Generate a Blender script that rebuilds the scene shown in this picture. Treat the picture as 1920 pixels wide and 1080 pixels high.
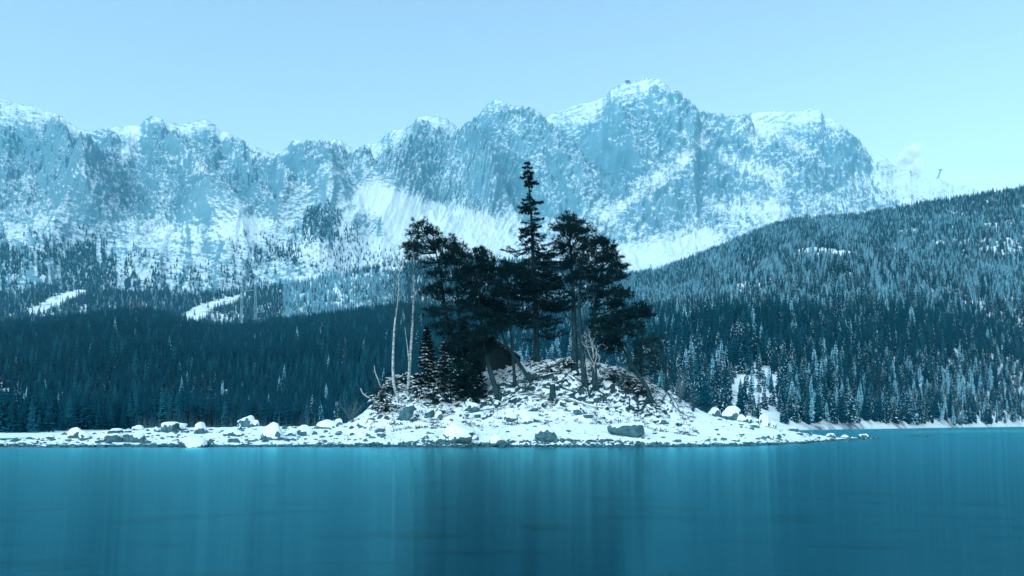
import bpy, math, random
import numpy as np
from mathutils import Vector

for o in list(bpy.data.objects):
    bpy.data.objects.remove(o)
sc = bpy.context.scene
COL = sc.collection
random.seed(7)
RNG = np.random.default_rng(11)

# ------------------------------------------------------------------ camera
F, CX, HY, H = 1470.0, 960.0, 795.0, 1.7          # focal length / centre / horizon of the photo (1920 px wide), eye height in m
cam = bpy.data.cameras.new('camera')
cam_o = bpy.data.objects.new('camera', cam); COL.objects.link(cam_o)
cam_o.location = (0, 0, H); cam_o.rotation_euler = (math.radians(90), 0, 0)
cam.sensor_width = 36; cam.lens = 36 * F / 1920
cam.shift_y = (HY - 540) / 1920
cam.clip_start = 0.2; cam.clip_end = 60000
sc.camera = cam_o

# ------------------------------------------------------------------ sky, sun, exposure
SUN_EL, SUN_AZ = math.radians(42.0), math.radians(-145.0)   # soft light from high behind the viewer's left shoulder, no hard shadows anywhere
world = bpy.data.worlds.new('World'); sc.world = world; world.use_nodes = True
wn = world.node_tree; bg = wn.nodes['Background']
sky = wn.nodes.new('ShaderNodeTexSky'); sky.sky_type = 'NISHITA'; sky.sun_disc = False
sky.sun_elevation = SUN_EL; sky.sun_rotation = SUN_AZ
sky.altitude = 900; sky.air_density = 1.0; sky.dust_density = 0.35; sky.ozone_density = 3.0
tint = wn.nodes.new('ShaderNodeMix'); tint.data_type = 'RGBA'; tint.blend_type = 'MULTIPLY'
tint.inputs['Factor'].default_value = 1.0
tint.inputs['B'].default_value = (1.22, 1.065, 0.79, 1)      # the cool white balance of the picture
wn.links.new(sky.outputs[0], tint.inputs['A'])
wn.links.new(tint.outputs['Result'], bg.inputs['Color'])
bg.inputs['Strength'].default_value = 0.15
sun = bpy.data.lights.new('sun', 'SUN'); sun.energy = 1.25; sun.angle = math.radians(40); sun.color = (0.58, 0.90, 1.0)
sun_o = bpy.data.objects.new('sun', sun); COL.objects.link(sun_o)
S = Vector((math.sin(SUN_AZ) * math.cos(SUN_EL), math.cos(SUN_AZ) * math.cos(SUN_EL), math.sin(SUN_EL)))
sun_o.rotation_euler = S.to_track_quat('Z', 'Y').to_euler()
vs = sc.view_settings
vs.view_transform = 'Standard'; vs.look = 'None'; vs.gamma = 1.0; vs.use_curve_mapping = False
vs.exposure = 1.32
HAZE_DENSITY = 6.8e-5
sc.cycles.use_denoising = True
sc.cycles.max_bounces = 6; sc.cycles.diffuse_bounces = 3; sc.cycles.glossy_bounces = 3
sc.cycles.transparent_max_bounces = 48; sc.cycles.volume_bounces = 3
sc.cycles.caustics_reflective = False; sc.cycles.caustics_refractive = False

# ------------------------------------------------------------------ helpers
def P(px, py, d):
    return ((px - CX) / F * d, d, H + (HY - py) / F * d)

_h = np.random.default_rng(5)
_PERM = _h.integers(0, 256, 4096).astype(np.int64)
_ang = np.arange(256) / 256 * 2 * np.pi
_GX, _GY = np.cos(_ang), np.sin(_ang)

def perlin(x, y, seed=0):
    ix = np.floor(x).astype(np.int64); iy = np.floor(y).astype(np.int64)
    fx = x - ix; fy = y - iy
    sx = fx * fx * fx * (fx * (fx * 6 - 15) + 10); sy = fy * fy * fy * (fy * (fy * 6 - 15) + 10)
    def g(dx, dy):
        h = _PERM[(_PERM[(ix + dx + seed * 131) & 4095] * 13 + (iy + dy) * 7 + seed * 17) & 4095]
        h = (h + _PERM[(iy + dy + seed * 57) & 4095] * 3 + (ix + dx) * 31) & 255
        return _GX[h] * (fx - dx) + _GY[h] * (fy - dy)
    a = g(0, 0); b = g(1, 0); c = g(0, 1); d = g(1, 1)
    return 1.5 * ((a + (b - a) * sx) * (1 - sy) + (c + (d - c) * sx) * sy)

def fbm(x, y, octs=4, seed=0, gain=0.5):
    r = 0; a = 1; n = 0
    for i in range(octs):
        r = r + a * perlin(x * 2 ** i + i * 7.3, y * 2 ** i - i * 3.1, seed + i); n += a; a *= gain
    return r / n

def ridged(x, y, octs=4, seed=0, gain=0.5):
    r = 0; a = 1; n = 0; w = 1
    for i in range(octs):
        v = (1 - np.abs(perlin(x * 2 ** i + i * 5.7, y * 2 ** i + i * 1.9, seed + i))) ** 2
        r = r + a * v * w; w = np.clip(v * 1.6, 0, 1); n += a; a *= gain
    return r / n

def sstep(a, b, x):
    t = np.clip((x - a) / (b - a), 0, 1); return t * t * (3 - 2 * t)

def lerp_pts(pts, x):
    p = np.array(pts, float); return np.interp(x, p[:, 0], p[:, 1])

def mesh_np(name, verts, faces, mats, midx=None, smooth=False, attrs=None):
    """verts (n,3); faces list of (m,k) arrays"""
    me = bpy.data.meshes.new(name)
    verts = np.ascontiguousarray(verts, dtype=np.float32)
    if not isinstance(faces, list): faces = [faces]
    faces = [np.asarray(f, dtype=np.int32) for f in faces if len(f)]
    me.vertices.add(len(verts)); me.vertices.foreach_set('co', verts.ravel())
    nl = sum(f.size for f in faces); nf = sum(len(f) for f in faces)
    me.loops.add(nl); me.polygons.add(nf)
    me.loops.foreach_set('vertex_index', np.concatenate([f.ravel() for f in faces]))
    tot = np.concatenate([np.full(len(f), f.shape[1], np.int32) for f in faces])
    st = np.concatenate([[0], np.cumsum(tot)[:-1]]).astype(np.int32)
    me.polygons.foreach_set('loop_start', st)
    if midx is not None: me.polygons.foreach_set('material_index', np.asarray(midx, np.int32))
    me.polygons.foreach_set('use_smooth', np.full(nf, smooth))
    for m in (mats if isinstance(mats, (list, tuple)) else [mats]): me.materials.append(m)
    if attrs:
        for k, v in attrs.items():
            at = me.attributes.new(k, 'FLOAT', 'POINT'); at.data.foreach_set('value', np.asarray(v, np.float32).ravel())
    me.update(calc_edges=True); me.validate()
    return me

def link(name, me, parent=None, loc=None):
    o = bpy.data.objects.new(name, me); COL.objects.link(o)
    if parent is not None: o.parent = parent
    if loc is not None: o.location = loc
    return o

def tag(o, label, cat, group=None, kind=None):
    if label: o['label'] = label
    if cat: o['category'] = cat
    if group: o['group'] = group
    if kind: o['kind'] = kind
    return o

def thing(name, loc, label, cat, group=None):
    o = bpy.data.objects.new(name, None); COL.objects.link(o); o.location = loc; o.empty_display_size = 0.2
    return tag(o, label, cat, group)

def struct(o):
    o['kind'] = 'structure'; return o

class MB:
    """collects tubes, blades and boxes into one mesh"""
    def __init__(s): s.v = []; s.f3 = []; s.f4 = []; s.m3 = []; s.m4 = []; s.n = 0
    def add(s, v, f, mi=0):
        v = np.asarray(v, float); f = np.asarray(f, int)
        if not len(f): return
        s.v.append(v); (s.f3 if f.shape[1] == 3 else s.f4).append(f + s.n)
        (s.m3 if f.shape[1] == 3 else s.m4).append(np.full(len(f), mi) if np.isscalar(mi) else np.asarray(mi))
        s.n += len(v)
    def tube(s, pts, rad, seg=6, mi=0):
        pts = np.asarray(pts, float); n = len(pts)
        rad = np.broadcast_to(np.asarray(rad, float), (n,))
        t = np.gradient(pts, axis=0); t /= np.linalg.norm(t, axis=1)[:, None] + 1e-9
        up = np.array([0, 0, 1.0]) if abs(t[:, 2]).mean() < 0.8 else np.array([0, 1.0, 0])
        a = np.cross(t, up); a /= np.linalg.norm(a, axis=1)[:, None] + 1e-9
        b = np.cross(t, a)
        th = np.arange(seg) / seg * 2 * np.pi
        ring = a[:, None, :] * np.cos(th)[None, :, None] + b[:, None, :] * np.sin(th)[None, :, None]
        v = (pts[:, None, :] + ring * rad[:, None, None]).reshape(-1, 3)
        i = np.arange(n - 1)[:, None] * seg; j = np.arange(seg)[None, :]; k = (j + 1) % seg
        f = np.stack([i + j, i + k, i + seg + k, i + seg + j], -1).reshape(-1, 4)
        v = np.vstack([v, pts[:1], pts[-1:]])
        c0, c1 = n * seg, n * seg + 1
        caps = [[c0, (q + 1) % seg, q] for q in range(seg)] + [[c1, (n - 1) * seg + q, (n - 1) * seg + (q + 1) % seg] for q in range(seg)]
        base = s.n
        s.add(v, f, mi); s.f3.append(np.array(caps) + base); s.m3.append(np.full(len(caps), mi))
    def blades(s, c, d, L, W, mi=0, rng=RNG):
        c = np.asarray(c, float); d = np.asarray(d, float); n = len(c)
        d = d / (np.linalg.norm(d, axis=1)[:, None] + 1e-9)
        r = rng.normal(size=(n, 3)); sd = np.cross(d, r); sd /= np.linalg.norm(sd, axis=1)[:, None] + 1e-9
        L = np.broadcast_to(L, (n,))[:, None]; W = np.broadcast_to(W, (n,))[:, None]
        v = np.stack([c - sd * W / 2, c + sd * W / 2, c + d * L], 1).reshape(-1, 3)
        s.add(v, np.arange(3 * n).reshape(n, 3), mi)
    def box(s, c, size, mi=0, rot=0, tilt=0):
        x, y, z = [q / 2 for q in size]
        v = np.array([[-x, -y, -z], [x, -y, -z], [x, y, -z], [-x, y, -z], [-x, -y, z], [x, -y, z], [x, y, z], [-x, y, z]])
        ct, st = math.cos(tilt), math.sin(tilt); v = v @ np.array([[ct, 0, -st], [0, 1, 0], [st, 0, ct]]).T
        cr, sr = math.cos(rot), math.sin(rot); v = v @ np.array([[cr, -sr, 0], [sr, cr, 0], [0, 0, 1]]).T
        s.add(v + np.array(c), [[0, 3, 2, 1], [4, 5, 6, 7], [0, 1, 5, 4], [1, 2, 6, 5], [2, 3, 7, 6], [3, 0, 4, 7]], mi)
    def mesh(s, name, mats, smooth=False):
        f = []; m = []
        if s.f3: f.append(np.vstack(s.f3)); m.append(np.concatenate(s.m3))
        if s.f4: f.append(np.vstack(s.f4)); m.append(np.concatenate(s.m4))
        return mesh_np(name, np.vstack(s.v), f, mats, np.concatenate(m), smooth)
    def build(s, name, mats, parent=None, smooth=False, origin=(0, 0, 0)):
        s.v = [v - np.array(origin) for v in s.v]
        return link(name, s.mesh(name, mats, smooth), parent)

def spline(pts, n):
    """smooth polyline through pts"""
    pts = np.asarray(pts, float)
    if len(pts) < 3:
        t = np.linspace(0, 1, n)[:, None]; return pts[0] * (1 - t) + pts[-1] * t
    k = np.concatenate([[0], np.cumsum(np.linalg.norm(np.diff(pts, axis=0), axis=1))]); k /= k[-1]
    m = np.gradient(pts, k, axis=0); t = np.linspace(0, 1, n)
    i = np.clip(np.searchsorted(k, t, 'right') - 1, 0, len(k) - 2); h = (k[i + 1] - k[i])[:, None]; q = ((t - k[i])[:, None]) / h
    return ((2 * q**3 - 3 * q**2 + 1) * pts[i] + (q**3 - 2 * q**2 + q) * h * m[i] + (-2 * q**3 + 3 * q**2) * pts[i + 1] + (q**3 - q**2) * h * m[i + 1])

# ------------------------------------------------------------------ materials
def mat(name, color=(0.5, 0.5, 0.5), rough=0.8):
    m = bpy.data.materials.new(name); m.use_nodes = True
    b = m.node_tree.nodes['Principled BSDF']
    b.inputs['Base Color'].default_value = (*color, 1); b.inputs['Roughness'].default_value = rough
    b.inputs['Specular IOR Level'].default_value = 0.25
    return m, m.node_tree, b

def N(nt, t, **kw):
    n = nt.nodes.new(t)
    for k, v in kw.items():
        if k in n.inputs: n.inputs[k].default_value = v
        else: setattr(n, k, v)
    return n

def ramp(nt, src, stops):
    r = nt.nodes.new('ShaderNodeValToRGB'); e = r.color_ramp.elements
    while len(e) < len(stops): e.new(0.5)
    for q, (p, c) in zip(e, stops):
        q.position = p; q.color = (*c, 1) if len(c) == 3 else c
    nt.links.new(src, r.inputs[0]); return r

def noise(nt, scale, detail=6, rough=0.6, vec=None, coord='Object', stretch=None):
    tc = nt.nodes.new('ShaderNodeTexCoord'); src = tc.outputs[coord]
    if stretch:
        mp = nt.nodes.new('ShaderNodeMapping'); mp.inputs['Scale'].default_value = stretch
        nt.links.new(src, mp.inputs[0]); src = mp.outputs[0]
    n = N(nt, 'ShaderNodeTexNoise', Scale=scale, Detail=detail, Roughness=rough)
    nt.links.new(src, n.inputs['Vector']); return n

def bump(nt, b, src, strength, dist):
    n = N(nt, 'ShaderNodeBump', Strength=strength, Distance=dist)
    nt.links.new(src, n.inputs['Height']); nt.links.new(n.outputs[0], b.inputs['Normal'])

def simple(name, c0, c1, scale, rough=0.85, bmp=0.0, dist=0.02, stretch=None, spec=0.03):
    m, nt, b = mat(name, c0, rough); b.inputs['Specular IOR Level'].default_value = spec
    n = noise(nt, scale, stretch=stretch)
    r = ramp(nt, n.outputs[0], [(0.35, c0), (0.68, c1)])
    nt.links.new(r.outputs[0], b.inputs['Base Color'])
    if bmp: bump(nt, b, n.outputs[0], bmp, dist)
    return m

M_SNOW = simple('snow', (0.78, 0.82, 0.86), (0.86, 0.88, 0.90), 1.3, 0.6, 0.35, 0.06)
M_ROCK = simple('rock', (0.03, 0.085, 0.10), (0.10, 0.20, 0.23), 2.2, 0.85, 0.6, 0.08)
M_NEEDLE = simple('needles', (0.003, 0.016, 0.020), (0.007, 0.030, 0.036), 1.1, 0.75)
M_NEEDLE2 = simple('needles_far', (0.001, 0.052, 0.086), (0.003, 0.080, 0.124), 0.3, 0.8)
M_TREESNOW = simple('thin_snow_on_boughs', (0.52, 0.74, 0.85), (0.66, 0.84, 0.92), 0.8, 0.7)
M_FROST = simple('needles_frosted', (0.05, 0.36, 0.50), (0.28, 0.60, 0.72), 0.4, 0.8)
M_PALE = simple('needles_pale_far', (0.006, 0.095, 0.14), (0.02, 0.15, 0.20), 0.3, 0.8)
M_JUNIPER = simple('needles_pale', (0.012, 0.045, 0.052), (0.03, 0.075, 0.08), 1.5, 0.8)
M_BARK = simple('bark', (0.010, 0.030, 0.038), (0.035, 0.075, 0.088), 6.0, 0.9, 0.5, 0.02, (1, 1, 0.25))
M_TWIG = simple('twig', (0.015, 0.05, 0.062), (0.04, 0.10, 0.115), 5.0)
M_DEAD = simple('dead_wood', (0.30, 0.31, 0.31), (0.50, 0.50, 0.48), 4.0, 0.85, 0.3, 0.01)
M_LOG = simple('hut_log', (0.012, 0.028, 0.035), (0.03, 0.055, 0.064), 3.0, 0.9, 0.4, 0.015, (0.3, 1, 2))
M_BOARD = simple('roof_board', (0.035, 0.036, 0.038), (0.08, 0.075, 0.075), 3.0, 0.9, 0.3, 0.01)
M_REED = simple('dry_reed', (0.06, 0.10, 0.115), (0.14, 0.19, 0.20), 3.0)
M_LARCH = simple('larch', (0.42, 0.30, 0.24), (0.55, 0.42, 0.34), 0.4)
M_STEEL = simple('galvanised_steel', (0.16, 0.28, 0.33), (0.24, 0.38, 0.43), 0.5, 0.5)
M_STEELDK = simple('weathered_steel', (0.14, 0.16, 0.17), (0.22, 0.24, 0.25), 0.5, 0.6)
M_PAPER = simple('white_notice', (0.55, 0.56, 0.57), (0.7, 0.7, 0.7), 3.0)

def birch_mat():
    m, nt, b = mat('birch_bark', (0.6, 0.6, 0.6), 0.7)
    n = noise(nt, 4.5, 5, 0.65, stretch=(1, 1, 2.6))
    r = ramp(nt, n.outputs[0], [(0.40, (0.42, 0.48, 0.50)), (0.50, (0.52, 0.58, 0.60)), (0.56, (0.10, 0.10, 0.10)), (0.7, (0.05, 0.05, 0.05))])
    nt.links.new(r.outputs[0], b.inputs['Base Color']); return m
M_BIRCH = birch_mat()

def snow_over(name, rock0, rock1, scale, n_scale, attr='snow', lo=0.42, hi=0.58, amp=0.5, bmp=1.0, dist=4.0, stretch=None, tilt=0, snowc=((0.74, 0.78, 0.82), (0.86, 0.88, 0.90))):
    """rock below, snow where the stored snow cover (slope, ledges, drifts) plus fine noise says so"""
    m, nt, b = mat(name, rock0, 0.8)
    a = N(nt, 'ShaderNodeAttribute'); a.attribute_name = attr
    n = noise(nt, n_scale, 8, 0.68, stretch=stretch)
    if tilt: n.inputs['Vector'].links[0].from_node.inputs['Rotation'].default_value = (0, tilt, 0)
    ad = N(nt, 'ShaderNodeMath', operation='MULTIPLY_ADD'); ad.inputs[1].default_value = amp; ad.inputs[2].default_value = -amp / 2
    nt.links.new(n.outputs[0], ad.inputs[0])
    su = N(nt, 'ShaderNodeMath', operation='ADD'); nt.links.new(a.outputs['Fac'], su.inputs[0]); nt.links.new(ad.outputs[0], su.inputs[1])
    r = ramp(nt, su.outputs[0], [(lo, (0, 0, 0)), (hi, (1, 1, 1))])
    n2 = noise(nt, scale, 6, 0.6)
    rc = ramp(nt, n2.outputs[0], [(0.3, rock0), (0.7, rock1)])
    scn = ramp(nt, n2.outputs[0], [(0.3, snowc[0]), (0.7, snowc[1])])
    mx = N(nt, 'ShaderNodeMix', data_type='RGBA')
    nt.links.new(r.outputs[0], mx.inputs['Factor']); nt.links.new(rc.outputs[0], mx.inputs['A']); nt.links.new(scn.outputs[0], mx.inputs['B'])
    nt.links.new(mx.outputs['Result'], b.inputs['Base Color'])
    bump(nt, b, n.outputs[0], bmp, dist)
    return m

M_MOUNT = snow_over('mountain_rock_and_snow', (0.075, 0.19, 0.255), (0.17, 0.32, 0.40), 0.006, 0.055, lo=0.30, hi=0.72, amp=1.7, bmp=0.9, dist=10.0, stretch=(0.8, 0.8, 2.2), tilt=0.35)
M_HILL = snow_over('forest_floor_snow', (0.015, 0.04, 0.052), (0.04, 0.08, 0.10), 0.05, 0.12, lo=0.40, hi=0.6, amp=0.8, bmp=0.4, dist=1.0)
M_GROUND = snow_over('island_snow_and_earth', (0.014, 0.036, 0.044), (0.05, 0.09, 0.105), 1.3, 1.7, lo=0.44, hi=0.54, amp=0.55, bmp=0.5, dist=0.12)

def water_mat():
    m = bpy.data.materials.new('lake_water'); m.use_nodes = True; nt = m.node_tree; nt.nodes.clear()
    out = nt.nodes.new('ShaderNodeOutputMaterial'); mix = nt.nodes.new('ShaderNodeMixShader')
    fr = N(nt, 'ShaderNodeFresnel', IOR=1.33)
    gl = N(nt, 'ShaderNodeBsdfGlossy', Roughness=0.082, Anisotropy=0.90); gl.inputs['Color'].default_value = (0.19, 0.76, 0.87, 1)
    tg = nt.nodes.new('ShaderNodeCombineXYZ'); tg.inputs[0].default_value = 1.0; nt.links.new(tg.outputs[0], gl.inputs['Tangent'])      # wave crests run along the shore
    tr = nt.nodes.new('ShaderNodeBsdfTransparent'); tr.inputs['Color'].default_value = (0.04, 0.56, 0.66, 1)
    n = noise(nt, 0.9, 3, 0.5, stretch=(0.10, 1.0, 1)); bp = N(nt, 'ShaderNodeBump', Strength=0.06, Distance=0.03)
    nt.links.new(n.outputs[0], bp.inputs['Height']); nt.links.new(bp.outputs[0], gl.inputs['Normal'])
    nt.links.new(fr.outputs[0], mix.inputs[0]); nt.links.new(tr.outputs[0], mix.inputs[1]); nt.links.new(gl.outputs[0], mix.inputs[2])
    nt.links.new(mix.outputs[0], out.inputs['Surface']); return m
M_WATER = water_mat()
def bed_mat():
    m, nt, b = mat('lake_bed', (0.1, 0.2, 0.2), 0.9)
    n = noise(nt, 0.55, 4, 0.6, stretch=(0.5, 1.0, 1)); r = ramp(nt, n.outputs[0], [(0.37, (0.001, 0.004, 0.006)), (0.43, (0.005, 0.09, 0.12)), (0.7, (0.009, 0.13, 0.17))])
    nt.links.new(r.outputs[0], b.inputs['Base Color']); return m
M_BED = bed_mat()

# ------------------------------------------------------------------ lake
def grid_obj(name, xs, ys, zf, m):
    X, Y = np.meshgrid(np.array(xs, float), np.array(ys, float)); Z = zf(X, Y)
    nx, ny = len(xs), len(ys); i = np.arange(ny - 1)[:, None] * nx + np.arange(nx - 1)[None, :]
    f = np.stack([i, i + 1, i + nx + 1, i + nx], -1).reshape(-1, 4)
    return link(name, mesh_np(name, np.stack([X, Y, Z], -1).reshape(-1, 3), f, m, smooth=True))
struct(grid_obj('lake_water', np.linspace(-4200, 4200, 3), np.linspace(-3200, 900, 3), lambda x, y: x * 0, M_WATER))
xs = np.concatenate([[-4200, -1500, -500, -150], np.linspace(-60, 60, 161), [150, 500, 1500, 4200]])
ys = np.concatenate([[-3200, -400, -60], np.linspace(-6, 60, 120), [90, 160, 300, 900]])
def bed_z(x, y):
    z = -0.55 - 0.022 * np.clip(y, 0, 60) - 0.02 * np.clip(np.abs(x) - 10, 0, 60)
    return z + 0.12 * fbm(x * 0.5, y * 0.9, 3, 3) * (np.abs(x) < 80) * (np.abs(y - 27) < 40) - 2.5 * (np.abs(x) > 100) - 2.5 * ((y > 80) | (y < -50))
struct(grid_obj('lake_bed', xs, ys, bed_z, M_BED))

# ------------------------------------------------------------------ terrain sheets (columns fan out from the viewpoint only to spend vertices evenly)
def sheet_mesh(name, X, Y, Z, m, attrs=None):
    ny, nx = X.shape; i = np.arange(ny - 1)[:, None] * nx + np.arange(nx - 1)[None, :]
    f = np.stack([i, i + 1, i + nx + 1, i + nx], -1).reshape(-1, 4)
    return struct(link(name, mesh_np(name, np.stack([X, Y, Z], -1).reshape(-1, 3), f, m, smooth=True, attrs=attrs)))

def grid_nz(X, Y, Z):
    Pp = np.stack([X, Y, Z], -1); a = np.gradient(Pp, axis=1); b = np.gradient(Pp, axis=0)
    n = np.cross(a, b); n /= np.linalg.norm(n, axis=-1)[..., None] + 1e-9
    return np.abs(n[..., 2]), n

def polyfield(px, py, polys, tent=False):
    """sum of soft ridges (+) and gullies (-) along polylines"""
    r = np.zeros_like(px)
    for amp, w, pts in polys:
        d = np.full(px.shape, 1e9)
        for (x0, y0), (x1, y1) in zip(pts[:-1], pts[1:]):
            dx, dy = x1 - x0, y1 - y0; t = np.clip(((px - x0) * dx + (py - y0) * dy) / (dx * dx + dy * dy), 0, 1)
            d = np.minimum(d, np.hypot(px - x0 - t * dx, py - y0 - t * dy))
        r += amp * (np.maximum(0, 1 - d / (w * 4.2)) ** 1.25 if tent else np.exp(-(d / w) ** 2 * 0.5))
    return r

SKYLINE = [(-900, 330), (-500, 260), (-300, 215), (-150, 190), (0, 184), (25, 191), (45, 197), (65, 198), (85, 209), (100, 210), (115, 217), (127, 228), (150, 242), (172, 247), (190, 242), (215, 238), (240, 236), (265, 234), (272, 224), (285, 217), (298, 219), (315, 228), (345, 233), (365, 227), (385, 224), (398, 230), (413, 246), (418, 247), (425, 245), (445, 257), (470, 271), (490, 280), (508, 288), (520, 286), (540, 274), (550, 262), (565, 264), (590, 264), (620, 264), (628, 261), (640, 264), (650, 272), (662, 278), (675, 275), (692, 267), (700, 270), (712, 266), (722, 253), (738, 242), (755, 243), (775, 232), (782, 220), (795, 217), (820, 219), (840, 224), (855, 236), (863, 242), (870, 233), (885, 225), (905, 207), (915, 193), (930, 186), (945, 189), (960, 198), (975, 199), (990, 199), (1005, 205), (1020, 215), (1030, 216), (1055, 205), (1090, 194), (1110, 191), (1130, 184), (1150, 165), (1165, 155), (1175, 154), (1190, 153), (1203, 149), (1215, 150), (1230, 146), (1245, 155), (1258, 168), (1272, 168), (1280, 178), (1293, 187), (1303, 193), (1312, 210), (1320, 211), (1345, 212), (1360, 217), (1372, 217), (1385, 214), (1430, 209), (1480, 209), (1505, 208), (1520, 203), (1540, 208), (1545, 220), (1560, 223), (1575, 232), (1590, 245), (1605, 257), (1620, 272), (1632, 290), (1640, 293), (1655, 293), (1665, 300), (1680, 315), (1690, 319), (1705, 318), (1720, 330), (1740, 335), (1762, 335), (1780, 345), (1800, 350), (1815, 349), (1825, 353), (1840, 365), (1920, 400), (2100, 400), (2400, 330), (2800, 330)]
RIDGE_D = [(-900, 3100), (0, 3300), (280, 3350), (510, 3700), (600, 3650), (690, 3950), (800, 3900), (863, 4150), (930, 4000), (1030, 4350), (1200, 4400), (1310, 4300), (1372, 4550), (1530, 4500), (1640, 4300), (1655, 4000), (1830, 3850), (2800, 3700)]
CLIFF_PY = [(-900, 420), (0, 400), (200, 432), (400, 428), (520, 415), (600, 395), (690, 362), (780, 385), (900, 425), (1000, 440), (1150, 455), (1300, 455), (1500, 420), (1700, 370), (1830, 385), (2800, 420)]
CLIFF_D = [(-900, 2650), (0, 2700), (500, 2850), (690, 3250), (900, 3300), (1200, 3250), (1700, 3450), (2800, 3300)]
FOOT_PY, FOOT_D = 640, 2050
u_in = np.linspace(-0.68, 0.68, 1050); du = np.linspace(0, 1, 90)[1:] ** 1.5 * 0.42
U = np.concatenate([(-0.68 - du)[::-1], u_in, 0.68 + du])
PXc = U * F + CX
NT, NB = 400, 26
R = lerp_pts(SKYLINE, PXc) + 1.8 * perlin(PXc / 7, PXc * 0, 1) + 1.0 * perlin(PXc / 3.1, PXc * 0, 2)
Dr, Dc, Pc = lerp_pts(RIDGE_D, PXc) + 500, lerp_pts(CLIFF_D, PXc), lerp_pts(CLIFF_PY, PXc)
for a in (Dr, Dc, Pc):
    a[:] = np.convolve(np.pad(a, 20, 'edge'), np.ones(41) / 41, 'valid')
Pc = np.maximum(Pc, R + 12)
t = np.linspace(0, 1, NT)[:, None]
PY = FOOT_PY + (R - FOOT_PY)[None, :] * t
sc_ = (FOOT_PY - Pc) / (FOOT_PY - R)
D = np.where(t < sc_, FOOT_D + (Dc - FOOT_D) * (t / sc_), Dc + (Dr - Dc) * np.clip((t - sc_) / (1 - sc_), 0, 1) ** 0.9)
PX = np.broadcast_to(PXc, PY.shape)
wx = PX + 46 * fbm(PX / 110, PY / 110, 4, 40); wy = PY + 46 * fbm(PX / 110, PY / 110, 4, 50)
tl_ = 0.42 - 0.75 * sstep(1000, 500, PX)
up = sstep(0, 1, (t - sc_ + 0.10) / 0.20)                         # 1 on the rock walls, 0 on the lower slopes
RIBS = [(150, 24, [(622, 372), (604, 440), (590, 530)]), (120, 20, [(150, 405), (110, 450), (50, 530)]), (100, 18, [(455, 440), (430, 500), (400, 540)]), (190, 16, [(285, 220), (330, 330), (400, 425)]), (170, 16, [(385, 225), (450, 320), (535, 395)]), (150, 14, [(60, 200), (120, 300), (150, 400)]),
        (150, 14, [(215, 240), (210, 320), (180, 400)]), (170, 14, [(560, 265), (590, 330), (600, 380)]), (130, 14, [(640, 265), (690, 340)]),
        (200, 16, [(800, 220), (775, 320), (735, 375)]), (130, 12, [(840, 225), (880, 330), (930, 400)]), (240, 20, [(930, 186), (1000, 290), (1110, 395)]),
        (180, 14, [(925, 190), (885, 290), (905, 370)]), (240, 18, [(1205, 150), (1235, 225), (1310, 275), (1345, 300)]), (170, 14, [(1130, 185), (1150, 250), (1180, 300)]),
        (190, 16, [(1308, 205), (1330, 290), (1300, 340)]), (180, 14, [(1530, 208), (1560, 290), (1610, 310)]), (150, 12, [(1655, 295), (1590, 325), (1500, 330)]),
        (140, 16, [(1345, 300), (1420, 350), (1500, 385)]), (160, 20, [(1210, 370), (1330, 330), (1420, 300)]), (120, 16, [(1180, 420), (1300, 395), (1420, 390)]),
        (-200, 12, [(863, 242), (925, 330), (1000, 410)]), (-180, 12, [(508, 288), (535, 360), (560, 400)]), (-170, 12, [(413, 246), (432, 330), (520, 400)]),
        (-150, 12, [(675, 276), (715, 350)]), (-220, 14, [(1030, 216), (1090, 280), (1140, 345), (1165, 340)]), (-190, 16, [(1345, 235), (1270, 310), (1190, 370), (1120, 405)]),
        (-150, 12, [(1372, 217), (1400, 290), (1440, 330)]), (-160, 12, [(1560, 225), (1568, 300), (1580, 310)]), (-130, 12, [(170, 247), (160, 320), (150, 380)]),
        (-120, 12, [(340, 235), (310, 300), (330, 370)])]
wx2 = PX + 0.45 * (wx - PX); wy2 = PY + 0.45 * (wy - PY)
rel = 1.2 * polyfield(wx2, wy2, [q_ for q_ in RIBS if q_[0] > 0], True) + 0.6 * polyfield(wx2, wy2, [(a_, w_ * 0.5, p_) for a_, w_, p_ in RIBS if a_ < 0], True)
LAY = (PY + tl_ * PX + 14 * fbm(PX / 60, PY / 60, 3, 171)) / 11.0
led = (np.abs((LAY % 1) * 2 - 1) - 0.5) * sstep(-0.25, 0.25, fbm(PX / 40, PY / 30, 2, 172))
rel = rel + 40 * led * up + 30 * (ridged((PX + 0.8 * PY) / 20, (PY - 0.5 * PX) / 26, 3, 181, 0.6) - 0.4) * up + 26 * (ridged((PX - 0.9 * PY) / 16, (PY + 0.4 * PX) / 30, 3, 184, 0.6) - 0.4) * up
rel = rel + 85 * (ridged((wx + 0.35 * wy) / 105, wy / 135, 6, 60, 0.55) - 0.42) * up
rel = rel + 50 * (ridged((wx - 0.6 * wy) / 34, (wy + 0.3 * wx) / 44, 5, 80, 0.58) - 0.4) * up
rel = rel + 40 * fbm((wx * tl_ + wy) / 12, (wx - tl_ * wy) / 46, 5, 90, 0.65) * (0.35 + 0.65 * up)     # tilted strata ledges
rel = rel + 28 * fbm(PX / 5.0, PY / 4.0, 3, 95, 0.65) * (0.25 + 0.75 * up)
rel = rel + 60 * (ridged(wx / 70, wy / 170, 3, 98) - 0.4) * (1 - up) * sstep(0, 0.15, t)               # gullies of the lower slopes
edge = 1 - 0.9 * sstep(0.80, 1.0, t)
rel = rel * edge
Yd = D + 0 * rel
Zd = H + (HY - PY) / F * D + 0.72 * rel
elev = (Zd - H) / Yd                                              # keep the skyline where the photo has it
tgt = (HY - R) / F
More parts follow.
